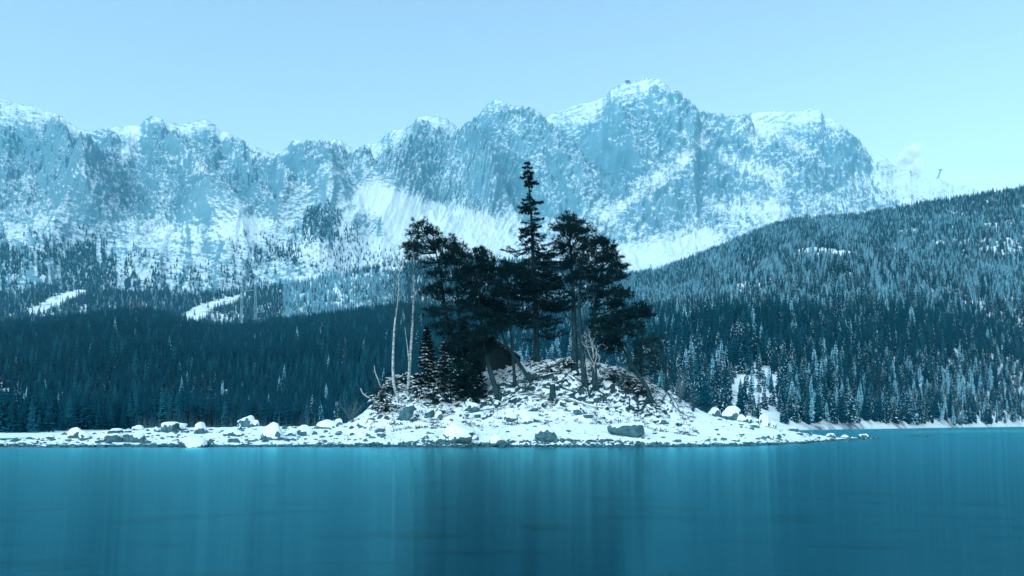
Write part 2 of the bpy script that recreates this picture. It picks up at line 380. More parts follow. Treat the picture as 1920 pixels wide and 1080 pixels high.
for win in (41, 25, 9):
    exc = ((Zd - H) / Yd).max(axis=0) - tgt
    exc = np.convolve(np.pad(exc, win // 2, 'edge'), np.hanning(win + 2)[1:-1] / np.hanning(win + 2).sum(), 'valid')
    Zd = Zd - exc[None, :] * Yd * sstep(0.35, 0.98, t)
q = np.linspace(0, 1, NB + 1)[1:, None]
Yb = Yd[-1] + q * 1150; Zb = Zd[-1] - (q ** 0.9) * 950 + 35 * fbm(PXc[None, :] / 25 + q * 0, q * 9 + PXc[None, :] * 0, 3, 20) * np.minimum(1, q * 4)
Xm = np.vstack([Yd * U, Yb * U]); Ym = np.vstack([Yd, Yb]); Zm = np.vstack([Zd, Zb])
nz, nn = grid_nz(Xm, Ym, Zm); nn = nn * np.where(nn[..., 2:3] < 0, -1, 1)
pxm = Xm / Ym * F + CX; pym = HY - (Zm - H) / Ym * F
snow = 0.50 + 0.62 * (np.clip(nz, 0.15, 0.95) - 0.66) / 0.5
tlm = 0.42 - 0.75 * sstep(1000, 500, pxm)
snow += 0.22 * np.clip(nn[..., 0], -0.7, 0.7) + 0.30 * fbm((pxm * tlm + pym) / 7, (pxm - tlm * pym) / 30, 4, 130, 0.7) + 0.18 * fbm(pxm / 60, pym / 45, 4, 140)
snow += 0.10 * sstep(300, 170, pym) * sstep(800, 1100, pxm)       # rime on the high summits
FIELDS = [(0.95, 18, [(700, 368), (740, 385), (800, 410), (890, 440)]), (0.7, 14, [(760, 400), (850, 425), (940, 455)]), (0.6, 9, [(715, 375), (735, 430), (757, 475)]),
          (0.4, 8, [(1320, 265), (1260, 318), (1190, 372), (1130, 408)]), (0.6, 14, [(1180, 478), (1250, 470), (1330, 445)]), (0.4, 13, [(840, 400), (960, 415)]),
          (0.45, 12, [(1370, 300), (1450, 330)]), (0.4, 12, [(1420, 250), (1500, 270)]), (0.4, 14, [(1350, 385), (1450, 390)]), (0.35, 16, [(1620, 345), (1740, 360)]),
          (0.4, 9, [(245, 250), (235, 290)]), (0.35, 10, [(330, 290), (380, 310)]), (0.4, 14, [(300, 440), (420, 432), (500, 420)]), (0.5, 12, [(640, 440), (720, 470)]),
          (0.35, 14, [(560, 470), (680, 490)]), (-0.25, 14, [(590, 400), (625, 440)]), (-0.2, 18, [(20, 260), (120, 300)]), (-0.22, 14, [(440, 330), (500, 390)]),
          (-0.25, 10, [(1110, 290), (1150, 340)]), (-0.2, 12, [(880, 410), (800, 395)]), (-0.18, 16, [(1460, 270), (1510, 255)])]
snow += polyfield(pxm, pym, FIELDS)
lam = (pym + tlm * pxm + 14 * fbm(pxm / 60, pym / 60, 3, 171)) / 11.0
snow += 0.30 * (np.abs(((lam + 0.2) % 1) * 2 - 1) - 0.5) * sstep(-0.2, 0.3, fbm(pxm / 40, pym / 30, 2, 172))
snow = np.where(pym > 400, snow + 0.16 * sstep(400, 470, pym) * sstep(-0.3, 0.2, fbm(pxm / 8, pym / 30, 3, 150)) - 0.12 * sstep(400, 470, pym), snow)
mount = sheet_mesh('mountain_range', Xm, Ym, Zm, M_MOUNT, {'snow': np.clip(snow, -0.5, 1.5)})
MOUNT = (Xm[:NT], Ym[:NT], Zm[:NT], pxm[:NT], pym[:NT], nz[:NT])

def hill(name, ridge, ridge_d, foot_d, u0, u1, nu, nt, zprof, amp, nscale, seed, tree_px):
    """wooded hillside: ground from its foot by the lake up to the ridge and down behind it"""
    Uh = np.linspace(u0, u1, nu); px = Uh * F + CX
    Rr = lerp_pts(ridge, px) + tree_px; Dd = lerp_pts(ridge_d, px); Fd = lerp_pts(foot_d, px)
    Zr = H + (HY - Rr) / F * Dd
    s = np.linspace(0, 1, nt)[:, None]; Y = Fd + (Dd - Fd) * s ** 1.7; X = Y * Uh
    zz = zprof(Y, Fd, Dd, Zr)
    nse = amp * fbm(X / nscale, Y / nscale, 4, seed) + 0.3 * amp * (ridged(X / (nscale * 0.4), Y / (nscale * 0.9), 3, seed + 9) - 0.4)
    Z = zz + nse * np.clip(zz / 40, 0, 1) * (1 - 0.8 * s ** 6)
    e = ((Z - H) / Y).max(axis=0) - (Zr - H) / Dd
    Z = Z - np.clip(e, 0, 1)[None, :] * Y * sstep(0.3, 0.9, s)
    qb = np.linspace(0, 1, 9)[1:, None]; Yb = Dd + qb * 420; Zb = Z[-1] - qb ** 1.2 * (60 + 0.45 * Zr)
    Xa = np.vstack([X, Yb * Uh]); Ya = np.vstack([Y, Yb]); Za = np.vstack([Z, Zb])
    sn = 0.62 + 0.35 * fbm(Xa / 40, Ya / 40, 3, seed + 20)
    sheet_mesh(name, Xa, Ya, Za, M_HILL, {'snow': sn})
    return X, Y, Z, X / Y * F + CX, HY - (Z - H) / Y * F, None

def prof_right(Y, Fd, Dd, Zr):
    s = np.clip((Y - Fd - 6) / (Dd - Fd - 6), 0, 1)
    return -1.2 + 2.0 * sstep(0, 6, Y - Fd) + (Zr - 0.8) * (0.80 * s + 0.20 * s ** 2.2)
def prof_left(Y, Fd, Dd, Zr):
    s = np.clip((Y - 215) / (Dd - 215), 0, 1)
    return -1.2 + 1.6 * sstep(0, 9, Y - Fd) + 0.7 * sstep(10, 60, Y - Fd) + (Zr - 1.1) * (0.9 * s + 0.1 * s ** 2)
def prof_mid(Y, Fd, Dd, Zr):
    s = np.clip((Y - Fd) / (Dd - Fd), 0, 1); return 40 + (Zr - 40) * s ** 1.25

RIDGE_A = [(900, 600), (1000, 560), (1100, 530), (1170, 508), (1230, 497), (1280, 481), (1330, 460), (1400, 432), (1440, 415), (1490, 402), (1540, 396), (1610, 394), (1660, 384), (1720, 373), (1800, 362), (1860, 352), (1920, 340), (2100, 300), (2600, 260)]
HILL_A = hill('hillside_right_shore', RIDGE_A, [(900, 1900), (1400, 1850), (1900, 1700), (2600, 1500)], [(900, 150), (1400, 190), (1540, 227), (1700, 300), (1920, 480), (2200, 560), (2600, 600)], -0.02, 1.05, 330, 150, prof_right, 26, 300, 200, 11)
RIDGE_B = [(-700, 560), (-200, 590), (0, 600), (100, 590), (180, 580), (250, 573), (300, 576), (350, 596), (420, 606), (520, 592), (640, 577), (760, 562), (900, 575), (1000, 610), (1100, 660), (1250, 720)]
HILL_B = hill('hillside_left_shore', RIDGE_B, [(-700, 800), (0, 880), (250, 900), (600, 950), (1250, 900)], [(-700, 80), (0, 89), (200, 100), (320, 122), (1250, 150)], -1.05, 0.2, 330, 130, prof_left, 12, 160, 230, 20)
RIDGE_C = [(-700, 520), (0, 545), (150, 532), (250, 538), (330, 546), (480, 534), (560, 520), (640, 505), (720, 488), (800, 483), (960, 478), (1100, 488), (1180, 503), (1300, 520), (1500, 560)]
HILL_C = hill('hillside_below_the_walls', RIDGE_C, [(-700, 1750), (0, 1800), (700, 1950), (1500, 1950)], [(-700, 980), (1500, 1000)], -1.05, 0.35, 330, 100, prof_mid, 16, 260, 260, 11)

# ------------------------------------------------------------------ island
G = [(-900, 829), (-200, 829), (0, 826), (60, 822), (120, 816), (200, 808), (300, 802), (400, 802), (500, 800), (600, 800), (650, 794), (680, 776), (705, 752), (730, 736), (760, 722), (800, 714), (850, 707), (900, 701), (950, 690), (1000, 675), (1060, 672), (1120, 680), (1170, 692), (1210, 714), (1260, 740), (1300, 764), (1340, 781), (1400, 793), (1450, 802), (1500, 811), (1560, 820), (1640, 824), (1700, 829)]
YS = [(-900, 52), (0, 57.2), (200, 57.6), (600, 58), (1000, 58), (1300, 58.2), (1400, 60.5), (1450, 63.5), (1500, 68), (1560, 77), (1640, 90), (1700, 100)]
YC = [(-900, 58), (0, 62.5), (120, 66), (300, 70), (600, 70), (680, 71.5), (800, 74), (1200, 75), (1340, 73), (1400, 71.5), (1450, 72), (1500, 74.5), (1560, 82), (1640, 92), (1700, 101.5)]
PROF_V = np.array([(-3, -1.6), (-0.6, -0.35), (0, 0.0), (0.05, 0.05), (0.18, 0.12), (0.42, 0.25), (0.62, 0.47), (0.82, 0.80), (1.0, 1.0), (1.15, 0.98), (1.6, 0.55), (2.0, 0.1), (2.6, -0.5)])
def island_z(x, y, fine=True):
    x = np.asarray(x, float); y = np.asarray(y, float)
    px = x / y * F + CX
    ys = lerp_pts(YS, px) + 0.7 * perlin(x / 5.0, x * 0 + 3.3, 301) + 0.3 * perlin(x / 1.6, x * 0 + 9.1, 302)
    yc = lerp_pts(YC, px); zc = np.maximum(0.12, H + (HY - lerp_pts(G, px)) / F * yc)
    v = (y - ys) / np.maximum(yc - ys, 0.6)
    z = zc * np.interp(v, PROF_V[:, 0], PROF_V[:, 1]); z = np.where(v < 0, np.maximum(z, -1.8) - 0.05, z)
    z = np.where(v > 2, np.minimum(z, 0.15 - (v - 2)), z)
    z = z - 0.9 * sstep(1640, 1680, px)
    w = np.clip(v / 0.15, 0, 1); mound = np.clip((zc - 1.6) / 3, 0, 1) * sstep(0.3, 0.6, v)
    if fine:
        z = z + w * (0.10 * fbm(x / 1.3, y / 1.3, 3, 310) + mound * (0.42 * fbm(x / 1.5, y / 1.5, 4, 320, 0.55) + 0.20 * (ridged(x / 1.1, y / 1.1, 3, 330) - 0.4)))
        z = z + 0.05 * perlin(x / 0.35, y / 0.35, 340) * np.clip(v / 0.03, 0, 1)
    return z
Ui = np.linspace(-0.9, 0.5, 1120); pxi = Ui * F + CX
vi = np.concatenate([np.linspace(-1.3, -0.1, 14), np.linspace(-0.08, 1.15, 230), np.linspace(1.17, 2.4, 36)])[:, None]
ysi, yci = lerp_pts(YS, pxi), lerp_pts(YC, pxi)
Yi = ysi + vi * (yci - ysi); Xi = Yi * Ui; Zi = island_z(Xi, Yi)
nzi, _ = grid_nz(Xi, Yi, Zi)
vv = vi + 0 * Xi; mnd = np.clip((lerp_pts([(600, 0), (720, 1), (1240, 1), (1330, 0)], pxi))[None, :], 0, 1) * sstep(0.38, 0.62, vv)
sn = 0.92 - 0.0 * nzi
sn = sn - mnd * (0.50 - 0.30 * sstep(0.62, 0.9, nzi)) + 0.20 * fbm(Xi / 2.2, Yi / 2.2, 3, 350) - 0.16 * sstep(0.75, 0.5, nzi)
sn = sn - 0.9 * sstep(0.20, 0.06, Zi + 0.07 * fbm(Xi / 0.9, Yi / 0.9, 2, 360))
sheet_mesh('island_ground', Xi, Yi, Zi, M_GROUND, {'snow': sn})

def hit(px, py, y0=56.0, y1=100.0):
    """point of the island's ground that the photo shows at this pixel (or the crest if it is hidden)"""
    ys_ = np.linspace(y0, y1, 900); x_ = (px - CX) / F * ys_; zg = island_z(x_, ys_, False); zr = H + (HY - py) / F * ys_
    ok = np.where(zg >= zr)[0]
    i = ok[0] if len(ok) else int(np.argmax((zg - H) / ys_))
    return np.array([x_[i], ys_[i], float(island_z(x_[i], ys_[i]))])

# ------------------------------------------------------------------ forest trees
def conifer_mesh(name, seed, tiers, per, snowy, h=18.0, r=2.6, needle=M_NEEDLE2, split=False, kw=0.34, skip=0.12):
    """spruce: drooping branch sprays in whorls, snow lying on a share of them"""
    rng = np.random.default_rng(seed); cr = MB(); tr = MB()
    tr.tube([(0, 0, -0.8), (0, 0, h * 0.5), (0, 0, h * 0.97)], [0.24, 0.15, 0.03], 5)
    for i in range(tiers):
        f = (i + 0.5 * rng.random()) / tiers; z = h * (0.10 + 0.87 * f)
        rr = r * (1 - f) ** 0.85 * (0.75 + 0.5 * rng.random()) + 0.12
        for j in range(per):
            if rng.random() < skip: continue
            a = 2 * math.pi * (j + rng.random() * 0.8) / per + i; L = rr * (0.65 + 0.55 * rng.random())
            d = np.array([math.cos(a), math.sin(a), 0]); sd = np.array([-d[1], d[0], 0]); w = L * kw * (0.7 + 0.6 * rng.random()) + 0.08
            dr = -0.30 * L - 0.1; b0 = np.array([0, 0, z])
            v = np.array([b0, b0 + d * L * 0.6 + sd * w + (0, 0, dr * 0.55), b0 + d * L + (0, 0, dr), b0 + d * L * 0.6 - sd * w + (0, 0, dr * 0.55), b0 + d * L * 0.55 + (0, 0, dr * 0.2 + 0.10 * L)])
            cr.add(v, [[0, 1, 4], [1, 2, 4], [2, 3, 4], [3, 0, 4]], 0)
            hang = 0.5 + 0.35 * rng.random()
            cr.add(np.array([b0 + d * L * 0.25 + (0, 0, dr * 0.1), b0 + d * L * 0.95 + (0, 0, dr * 0.9), b0 + d * L * 0.6 + (0, 0, dr * 0.6 - hang)]), [[0, 1, 2]], int(rng.random() < 0.6 * snowy ** 1.5))
            if rng.random() < snowy:
                s_ = 0.35 + 0.5 * rng.random(); c = v.mean(axis=0); v2 = c + (v - c) * s_ + d * L * (0.3 * rng.random() - 0.05) + np.array([0, 0, 0.05 + 0.03 * L])
                cr.add(v2, [[0, 1, 4], [1, 2, 4], [2, 3, 4], [3, 0, 4]], 1)
    cr.blades([(0, 0, h * 0.95)] * 3, [(0.1, 0, 1), (-0.1, 0.1, 1), (0, -0.1, 1)], h * 0.06, 0.15)
    if split: return tr.mesh(name + '_trunk', [M_BARK]), cr.mesh(name + '_crown', [needle, M_TREESNOW])
    tr_v, tr_f, tr_f3 = tr.v, tr.f4, tr.f3
    cr.add(np.vstack(tr_v), np.vstack(tr_f), 2)
    return cr.mesh(name, [needle, M_TREESNOW, M_BARK])

def bare_mesh(name, seed, h=13.0, m=M_TWIG):
    rng = np.random.default_rng(seed); b = MB()
    b.tube([(0, 0, -0.5), (0.2, 0, h * 0.5), (0.1, 0.2, h)], [0.16, 0.1, 0.02], 4)
    for i in range(34):
        z = h * (0.25 + 0.7 * rng.random()); a = rng.random() * 6.28; L = (h - z) * 0.35 + 1.0
        p0 = np.array([0.15, 0.05, z]); p1 = p0 + np.array([math.cos(a) * L * 0.5, math.sin(a) * L * 0.5, L * 0.8])
        b.tube([p0, (p0 + p1) / 2 + rng.normal(size=3) * 0.1, p1], [0.06, 0.04, 0.015], 3)
        k = 7; c = p0 + (p1 - p0) * rng.random((k, 1)); b.blades(c, rng.normal(size=(k, 3)) * 0.6 + (math.cos(a) * .5, math.sin(a) * .5, 1.2), L * 0.45, 0.05, 0, rng)
    return b.mesh(name, [m])

PROTO = [bpy.data.objects.new('spruce_' + n, me) for n, me in (
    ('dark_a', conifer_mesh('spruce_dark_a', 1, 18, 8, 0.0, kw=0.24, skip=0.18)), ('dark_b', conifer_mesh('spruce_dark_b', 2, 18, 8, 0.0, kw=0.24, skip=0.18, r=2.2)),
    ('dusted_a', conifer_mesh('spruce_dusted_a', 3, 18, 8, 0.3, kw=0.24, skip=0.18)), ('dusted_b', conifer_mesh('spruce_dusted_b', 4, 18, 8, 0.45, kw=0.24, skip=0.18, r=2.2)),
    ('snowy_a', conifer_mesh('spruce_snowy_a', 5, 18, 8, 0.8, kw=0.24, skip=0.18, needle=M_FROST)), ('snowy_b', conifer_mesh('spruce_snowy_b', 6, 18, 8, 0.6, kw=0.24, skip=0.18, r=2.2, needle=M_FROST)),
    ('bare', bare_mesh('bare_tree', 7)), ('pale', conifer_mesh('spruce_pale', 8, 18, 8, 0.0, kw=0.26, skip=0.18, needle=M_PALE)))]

def instancer():
    ng = bpy.data.node_groups.new('stand_of_trees', 'GeometryNodeTree')
    ng.interface.new_socket('Geometry', in_out='INPUT', socket_type='NodeSocketGeometry')
    ng.interface.new_socket('Geometry', in_out='OUTPUT', socket_type='NodeSocketGeometry')
    nd, lk = ng.nodes, ng.links
    gi, go = nd.new('NodeGroupInput'), nd.new('NodeGroupOutput')
    g2i = nd.new('GeometryNodeGeometryToInstance')
    for o in reversed(PROTO):
        oi = nd.new('GeometryNodeObjectInfo'); oi.inputs['Object'].default_value = o
        lk.new(oi.outputs['Geometry'], g2i.inputs[0])
    # geometry-to-instance merges, so join instances instead
    nd.remove(g2i); jn = nd.new('GeometryNodeJoinGeometry')
    for o in reversed(PROTO):
        oi = [n for n in nd if n.type == 'OBJECT_INFO' and n.inputs['Object'].default_value == o][0]
        oi.inputs['As Instance'].default_value = True
        lk.new(oi.outputs['Geometry'], jn.inputs[0])
    ip = nd.new('GeometryNodeInstanceOnPoints'); ip.inputs['Pick Instance'].default_value = True
    m2p = nd.new('GeometryNodeMeshToPoints')
    lk.new(gi.outputs[0], m2p.inputs[0]); lk.new(m2p.outputs[0], ip.inputs['Points']); lk.new(jn.outputs[0], ip.inputs['Instance'])
    def at(n, t):
        a = nd.new('GeometryNodeInputNamedAttribute'); a.data_type = t; a.inputs['Name'].default_value = n; return a.outputs['Attribute']
    fi = nd.new('FunctionNodeFloatToInt'); lk.new(at('kind_index', 'FLOAT'), fi.inputs[0]); lk.new(fi.outputs[0], ip.inputs['Instance Index'])
    cx = nd.new('ShaderNodeCombineXYZ'); lk.new(at('turn', 'FLOAT'), cx.inputs[2]); lk.new(cx.outputs[0], ip.inputs['Rotation'])
    c2 = nd.new('ShaderNodeCombineXYZ'); w = at('wide', 'FLOAT'); lk.new(w, c2.inputs[0]); lk.new(w, c2.inputs[1]); lk.new(at('tall', 'FLOAT'), c2.inputs[2]); lk.new(c2.outputs[0], ip.inputs['Scale'])
    lk.new(ip.outputs[0], go.inputs[0]); return ng
STAND = instancer()

def forest(name, grid, count, density, kindf, size, label, seed):
    X, Y, Z, px, py, _ = grid; rng = np.random.default_rng(seed)
    def c(a): return 0.25 * (a[:-1, :-1] + a[1:, :-1] + a[:-1, 1:] + a[1:, 1:])
    cpx, cpy, cx, cy = c(px), c(py), c(X), c(Y)
    area = np.abs((X[1:, :-1] - X[:-1, :-1]) * (Y[:-1, 1:] - Y[:-1, :-1]) - (X[:-1, 1:] - X[:-1, :-1]) * (Y[1:, :-1] - Y[:-1, :-1]))
    p = area * density(cpx, cpy, cx, cy); p = np.where((cpx > -260) & (cpx < 2180), p, 0)
    p = (p / p.sum()).ravel(); idx = rng.choice(p.size, count, p=p); r, q = np.unravel_index(idx, cpx.shape)
    a, b = rng.random(count), rng.random(count)
    def s(g): return (g[r, q] * (1 - a) + g[r, q + 1] * a) * (1 - b) + (g[r + 1, q] * (1 - a) + g[r + 1, q + 1] * a) * b
    pts = np.stack([s(X), s(Y), s(Z) - 0.3], -1)
    kd = kindf(s(px), s(py), rng.random(count), rng); sz = size(s(px), s(py)) * (0.45 + 0.75 * rng.random(count) ** 1.2)
    me = bpy.data.meshes.new(name); me.vertices.add(count); me.vertices.foreach_set('co', pts.astype(np.float32).ravel())
    for n_, v_ in (('kind_index', kd + 0.1), ('turn', rng.random(count) * 6.28), ('wide', sz * (1.0 + 0.5 * rng.random(count))), ('tall', sz)):
        me.attributes.new(n_, 'FLOAT', 'POINT').data.foreach_set('value', np.asarray(v_, np.float32))
    me.update(); o = link(name, me); md = o.modifiers.new('trees', 'NODES'); md.node_group = STAND
    return tag(o, label, 'forest', kind='stuff')

def pick(probs, r):
    """probs: list of (m,) weights for dark_a, dark_b, dusted_a, dusted_b, snowy_a, snowy_b, bare"""
    w = np.stack([np.broadcast_to(p, r.shape) for p in probs]); cs = np.cumsum(w, 0) / w.sum(0); return (r[None] > cs).sum(0).clip(0, 7)

def inside(px, py, poly):
    n = len(poly); c = np.zeros(px.shape, bool)
    for i in range(n):
        (x0, y0), (x1, y1) = poly[i], poly[(i + 1) % n]
        c ^= ((y0 > py) != (y1 > py)) & (px < (x1 - x0) * (py - y0) / (y1 - y0 + 1e-9) + x0)
    return c

def dens_a(px, py, x, y):
    d = 0.55 + 0.9 * sstep(-0.25, 0.35, fbm(x / 60, y / 60, 3, 401)) + 0.6 * sstep(1250, 700, y) + 1.2 * sstep(600, 300, y)
    d = d * np.where(((px - 1410) / 50) ** 2 + ((py - 738) / 62) ** 2 < 1 + 0.9 * fbm(px / 12, py / 12, 2, 6), 0.10, 1) * np.where(((px - 1412) / 36) ** 2 + ((py - 545) / 22) ** 2 < 1 + 0.6 * fbm(px / 14, py / 14, 2, 5), 0.25, 1)
    d = d * np.where(((px - 1545) / 60) ** 2 + ((py - 478) / 14) ** 2 < 1, 0.35, 1)
    return d * (y > lerp_pts([(900, 160), (1400, 199), (1540, 236), (1700, 308), (1920, 488), (2600, 608)], px))
def kind_a(px, py, r, rng):
    nse = fbm(px / 60, py / 45, 3, 402); up_ = sstep(610, 560, py + 40 * nse); lo = sstep(680, 730, py + 30 * nse)
    s_ = np.clip(0.03 + (0.48 + 0.5 * sstep(-0.1, 0.3, nse)) * up_ * sstep(350, 430, py) + 0.35 * lo + 0.25 * nse, 0.0, 1)
    mid = 1 - 0.75 * sstep(570, 610, py) * sstep(700, 670, py)
    return pick([0.6 * (1.05 - s_), 0.6 * (1.05 - s_), 0.42 * mid, 0.42 * mid, 0.42 * s_, 0.42 * s_, 0.08 + 0.1 * lo, 0.12], r)
forest('forest_on_right_hill', HILL_A, 70000, dens_a, kind_a, lambda px, py: 0.72 - 0.20 * sstep(640, 770, py), 'snow-dusted spruce forest covering the hill on the right shore', 1)

def dens_b(px, py, x, y):
    d = (0.8 + 0.4 * fbm(x / 40, y / 40, 3, 411)) * (1 + 2.0 * sstep(420, 200, y))
    d = d * np.where(((px - 18) / 22) ** 2 + ((py - 738) / 20) ** 2 < 1, 0.2, 1)
    return d * (y > lerp_pts([(-300, 108), (60, 110), (250, 135), (500, 160), (1250, 200)], px) + 14 * perlin(x / 9, y / 9, 6))
def kind_b(px, py, r, rng):
    m1 = fbm(px / 45, py / 30, 3, 412); m2 = fbm(px / 16, py / 14, 2, 413); s_ = np.clip(m1 + 0.4 * m2, 0, 1)
    return pick([0.6, 0.6, 0.03 * s_, 0.05 * s_, 0.03 * s_, 0.10 * s_, 0.05 + 0.8 * s_, 0.06 + 1.6 * np.clip(0.5 * m2 - 0.7 * m1, 0, 1)], r)
forest('forest_on_left_hill', HILL_B, 36000, dens_b, kind_b, lambda px, py: 0.78 - 0.40 * sstep(650, 770, py), 'dark mixed forest covering the low hill behind the left spit', 2)

MEADOW1 = [(338, 592), (372, 572), (450, 553), (470, 556), (440, 572), (400, 582), (380, 604), (352, 600)]
MEADOW2 = [(40, 590), (90, 562), (160, 536), (166, 548), (120, 572), (70, 592)]
def dens_c(px, py, x, y):
    d = 0.7 + 0.6 * fbm(x / 70, y / 70, 3, 421)
    d = np.where(inside(px, py, MEADOW1) | inside(px, py, MEADOW2), 0.01, d)
    d = np.where(((px - 735) / 24) ** 2 + ((py - 506) / 6) ** 2 < 1, 0.02, d)
    return d * np.where(((px - 400) / 60) ** 2 + ((py - 595) / 12) ** 2 < 1, 0.4, 1) * np.where((px > 540) & (px < 730) & (py > 512) & (py < 580), 0.6, 1)
def kind_c(px, py, r, rng):
    s_ = np.where((px > 530) & (px < 760), sstep(500, 525, py + 12 * fbm(px / 30, py / 30, 2, 3)), 0.1) + 0.35 * sstep(1080, 1180, px)
    return pick([0.6 * (1.02 - np.minimum(s_, 1)), 0.6 * (1.02 - np.minimum(s_, 1)), 0.2, 0.2, 0.5 * s_, 0.5 * s_, 0.05], r)
forest('forest_below_the_walls', HILL_C, 46000, dens_c, kind_c, lambda px, py: 0.95 + 0 * px, 'dark spruce belt between the left hill and the rock walls', 3)

def dens_m(px, py, x, y):
    tl = lerp_pts([(-300, 415), (0, 425), (100, 430), (150, 405), (200, 410), (230, 455), (300, 465), (400, 455), (500, 420), (590, 385), (650, 390), (700, 440), (760, 490), (830, 452), (960, 470), (1050, 500), (1150, 510), (1250, 500), (1400, 470)], px)
    st = fbm(px / 9, py / 60, 3, 431); big = fbm(px / 70, py / 50, 3, 432)
    d = sstep(0, 70, py - tl + 34 * big) * sstep(-0.12, 0.18, st + 0.55 * big + 0.25 * sstep(0, 110, py - tl))
    d = np.maximum(d, 0.9 * (((px - 605) / 34) ** 2 + ((py - 415) / 34) ** 2 < 1 + st))
    d = d * np.where(np.abs(px - (226 + (py - 520) * 0.05)) < 7, 0.03, 1) * np.where(((px - 520) / 40) ** 2 + ((py - 512) / 22) ** 2 < 1, 0.05, 1)
    d = d * (1 + 2.2 * sstep(300, 150, px) * sstep(430, 480, py) + 2.0 * ((((px - 275) / 42) ** 2 + ((py - 545) / 40) ** 2) < 1))
    return d * np.where((px > 560) & (px < 730) & (py > 455), 0.3, 1) * np.where((px > 240) & (px < 460) & (py < 545), 0.55, 1)
forest('forest_on_mountain_foot', MOUNT, 42000, dens_m, lambda px, py, r, rng: pick([0.5, 0.5, 0.08, 0.08, 0.02, 0.02, 0.0], r), lambda px, py: 0.92 + 0 * px, 'scattered spruces in strips on the snowy foot of the rock walls', 4)

# the nearest, largest trees of both shores stand singly
def grid_z(grid, x, y):
    X, Y, Z, *_ = grid; u = x / y; j = int(np.argmin(np.abs(X[0] / Y[0] - u))); return float(np.interp(y, Y[:, j], Z[:, j]))
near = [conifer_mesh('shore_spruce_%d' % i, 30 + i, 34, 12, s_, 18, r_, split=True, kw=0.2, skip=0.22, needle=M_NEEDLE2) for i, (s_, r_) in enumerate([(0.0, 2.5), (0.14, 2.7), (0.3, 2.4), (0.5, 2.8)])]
def stand(grid, n, px0, px1, near_d, spread, kinds, label, group, seed, size=1.0):
    rng = np.random.default_rng(seed)
    for i in range(n):
        px = px0 + (px1 - px0) * (i + rng.random()) / n; y = lerp_pts(near_d, px) + spread * rng.random() ** 1.6
        x = (px - CX) / F * y; k_ = kinds[int(rng.random() * len(kinds))]; s_ = size * (0.22 + 0.48 * rng.random() ** 0.9)
        if 1362 < px < 1460 and rng.random() < 0.85: continue
        e = thing('spruce_tree', (x, y, grid_z(grid, x, y) - 0.2), label, 'tree', group)
        e.rotation_euler[2] = rng.random() * 6.28; e.scale = (s_ * (0.85 + 0.3 * rng.random()),) * 2 + (s_,)
        link('trunk', near[k_][0], e); link('crown', near[k_][1], e)
stand(HILL_A, 170, 1255, 1985, [(1200, 188), (1400, 199), (1540, 236), (1700, 308), (1920, 488), (2100, 556)], 45, [0, 1, 1, 2, 2, 3], 'snow-dusted spruce at the foot of the right-hand hill beside the lake', 'spruces along the right shore', 21, 1.0)
stand(HILL_B, 120, -40, 860, [(-100, 112), (60, 114), (250, 138), (500, 160), (900, 190)], 45, [0], 'dark spruce in the front row of the forest behind the left spit', 'spruces along the left shore', 22, 0.65)

# ------------------------------------------------------------------ island trees
def pxpath(pts, base, lean=0.0, n=16):
    d = base[1]; out = [base + np.array([0, 0, -0.35])]
    for i, (px, py) in enumerate(pts): out.append(np.array(P(px, py, d + lean * (i + 1) / len(pts))))
    return spline(out, n)

def roots(b, base, r, n, rng, L=1.3):
    for i in range(n):
        a = 2 * math.pi * (i + rng.random() * 0.7) / n; p = [base + np.array([0, 0, 0.35])]
        for k_ in (0.35, 0.7, 1.0):
            q_ = base[:2] + np.array([math.cos(a + 0.5 * k_ * rng.normal()), math.sin(a)]) * L * k_ * (0.7 + 0.6 * rng.random())
            p.append(np.array([q_[0], q_[1], float(island_z(q_[0], q_[1])) + 0.05 - 0.1 * (k_ == 1.0)]))
        b.tube(spline(p, 7), np.linspace(r * 0.6, 0.04, 7), 5)

def tree_shell(name, label, path, r0, r1, cat='tree', bark=M_BARK, nroot=4, group=None, seed=0):
    base = path[0] + np.array([0, 0, 0.35]); rng = np.random.default_rng(seed + 900)
    e = thing(name, tuple(base), label, cat, group)
    b = MB(); s_ = np.linspace(0, 1, len(path)); rad = r0 * (1 - s_) ** 0.8 + r1; rad[0] *= 1.35; rad[1] *= 1.08
    b.tube(path, rad, 8); b.build('trunk', [bark], e, True, base)
    if nroot:
        b = MB(); roots(b, base, r0, nroot, rng); b.build('roots', [bark], e, True, base)
    return e, base

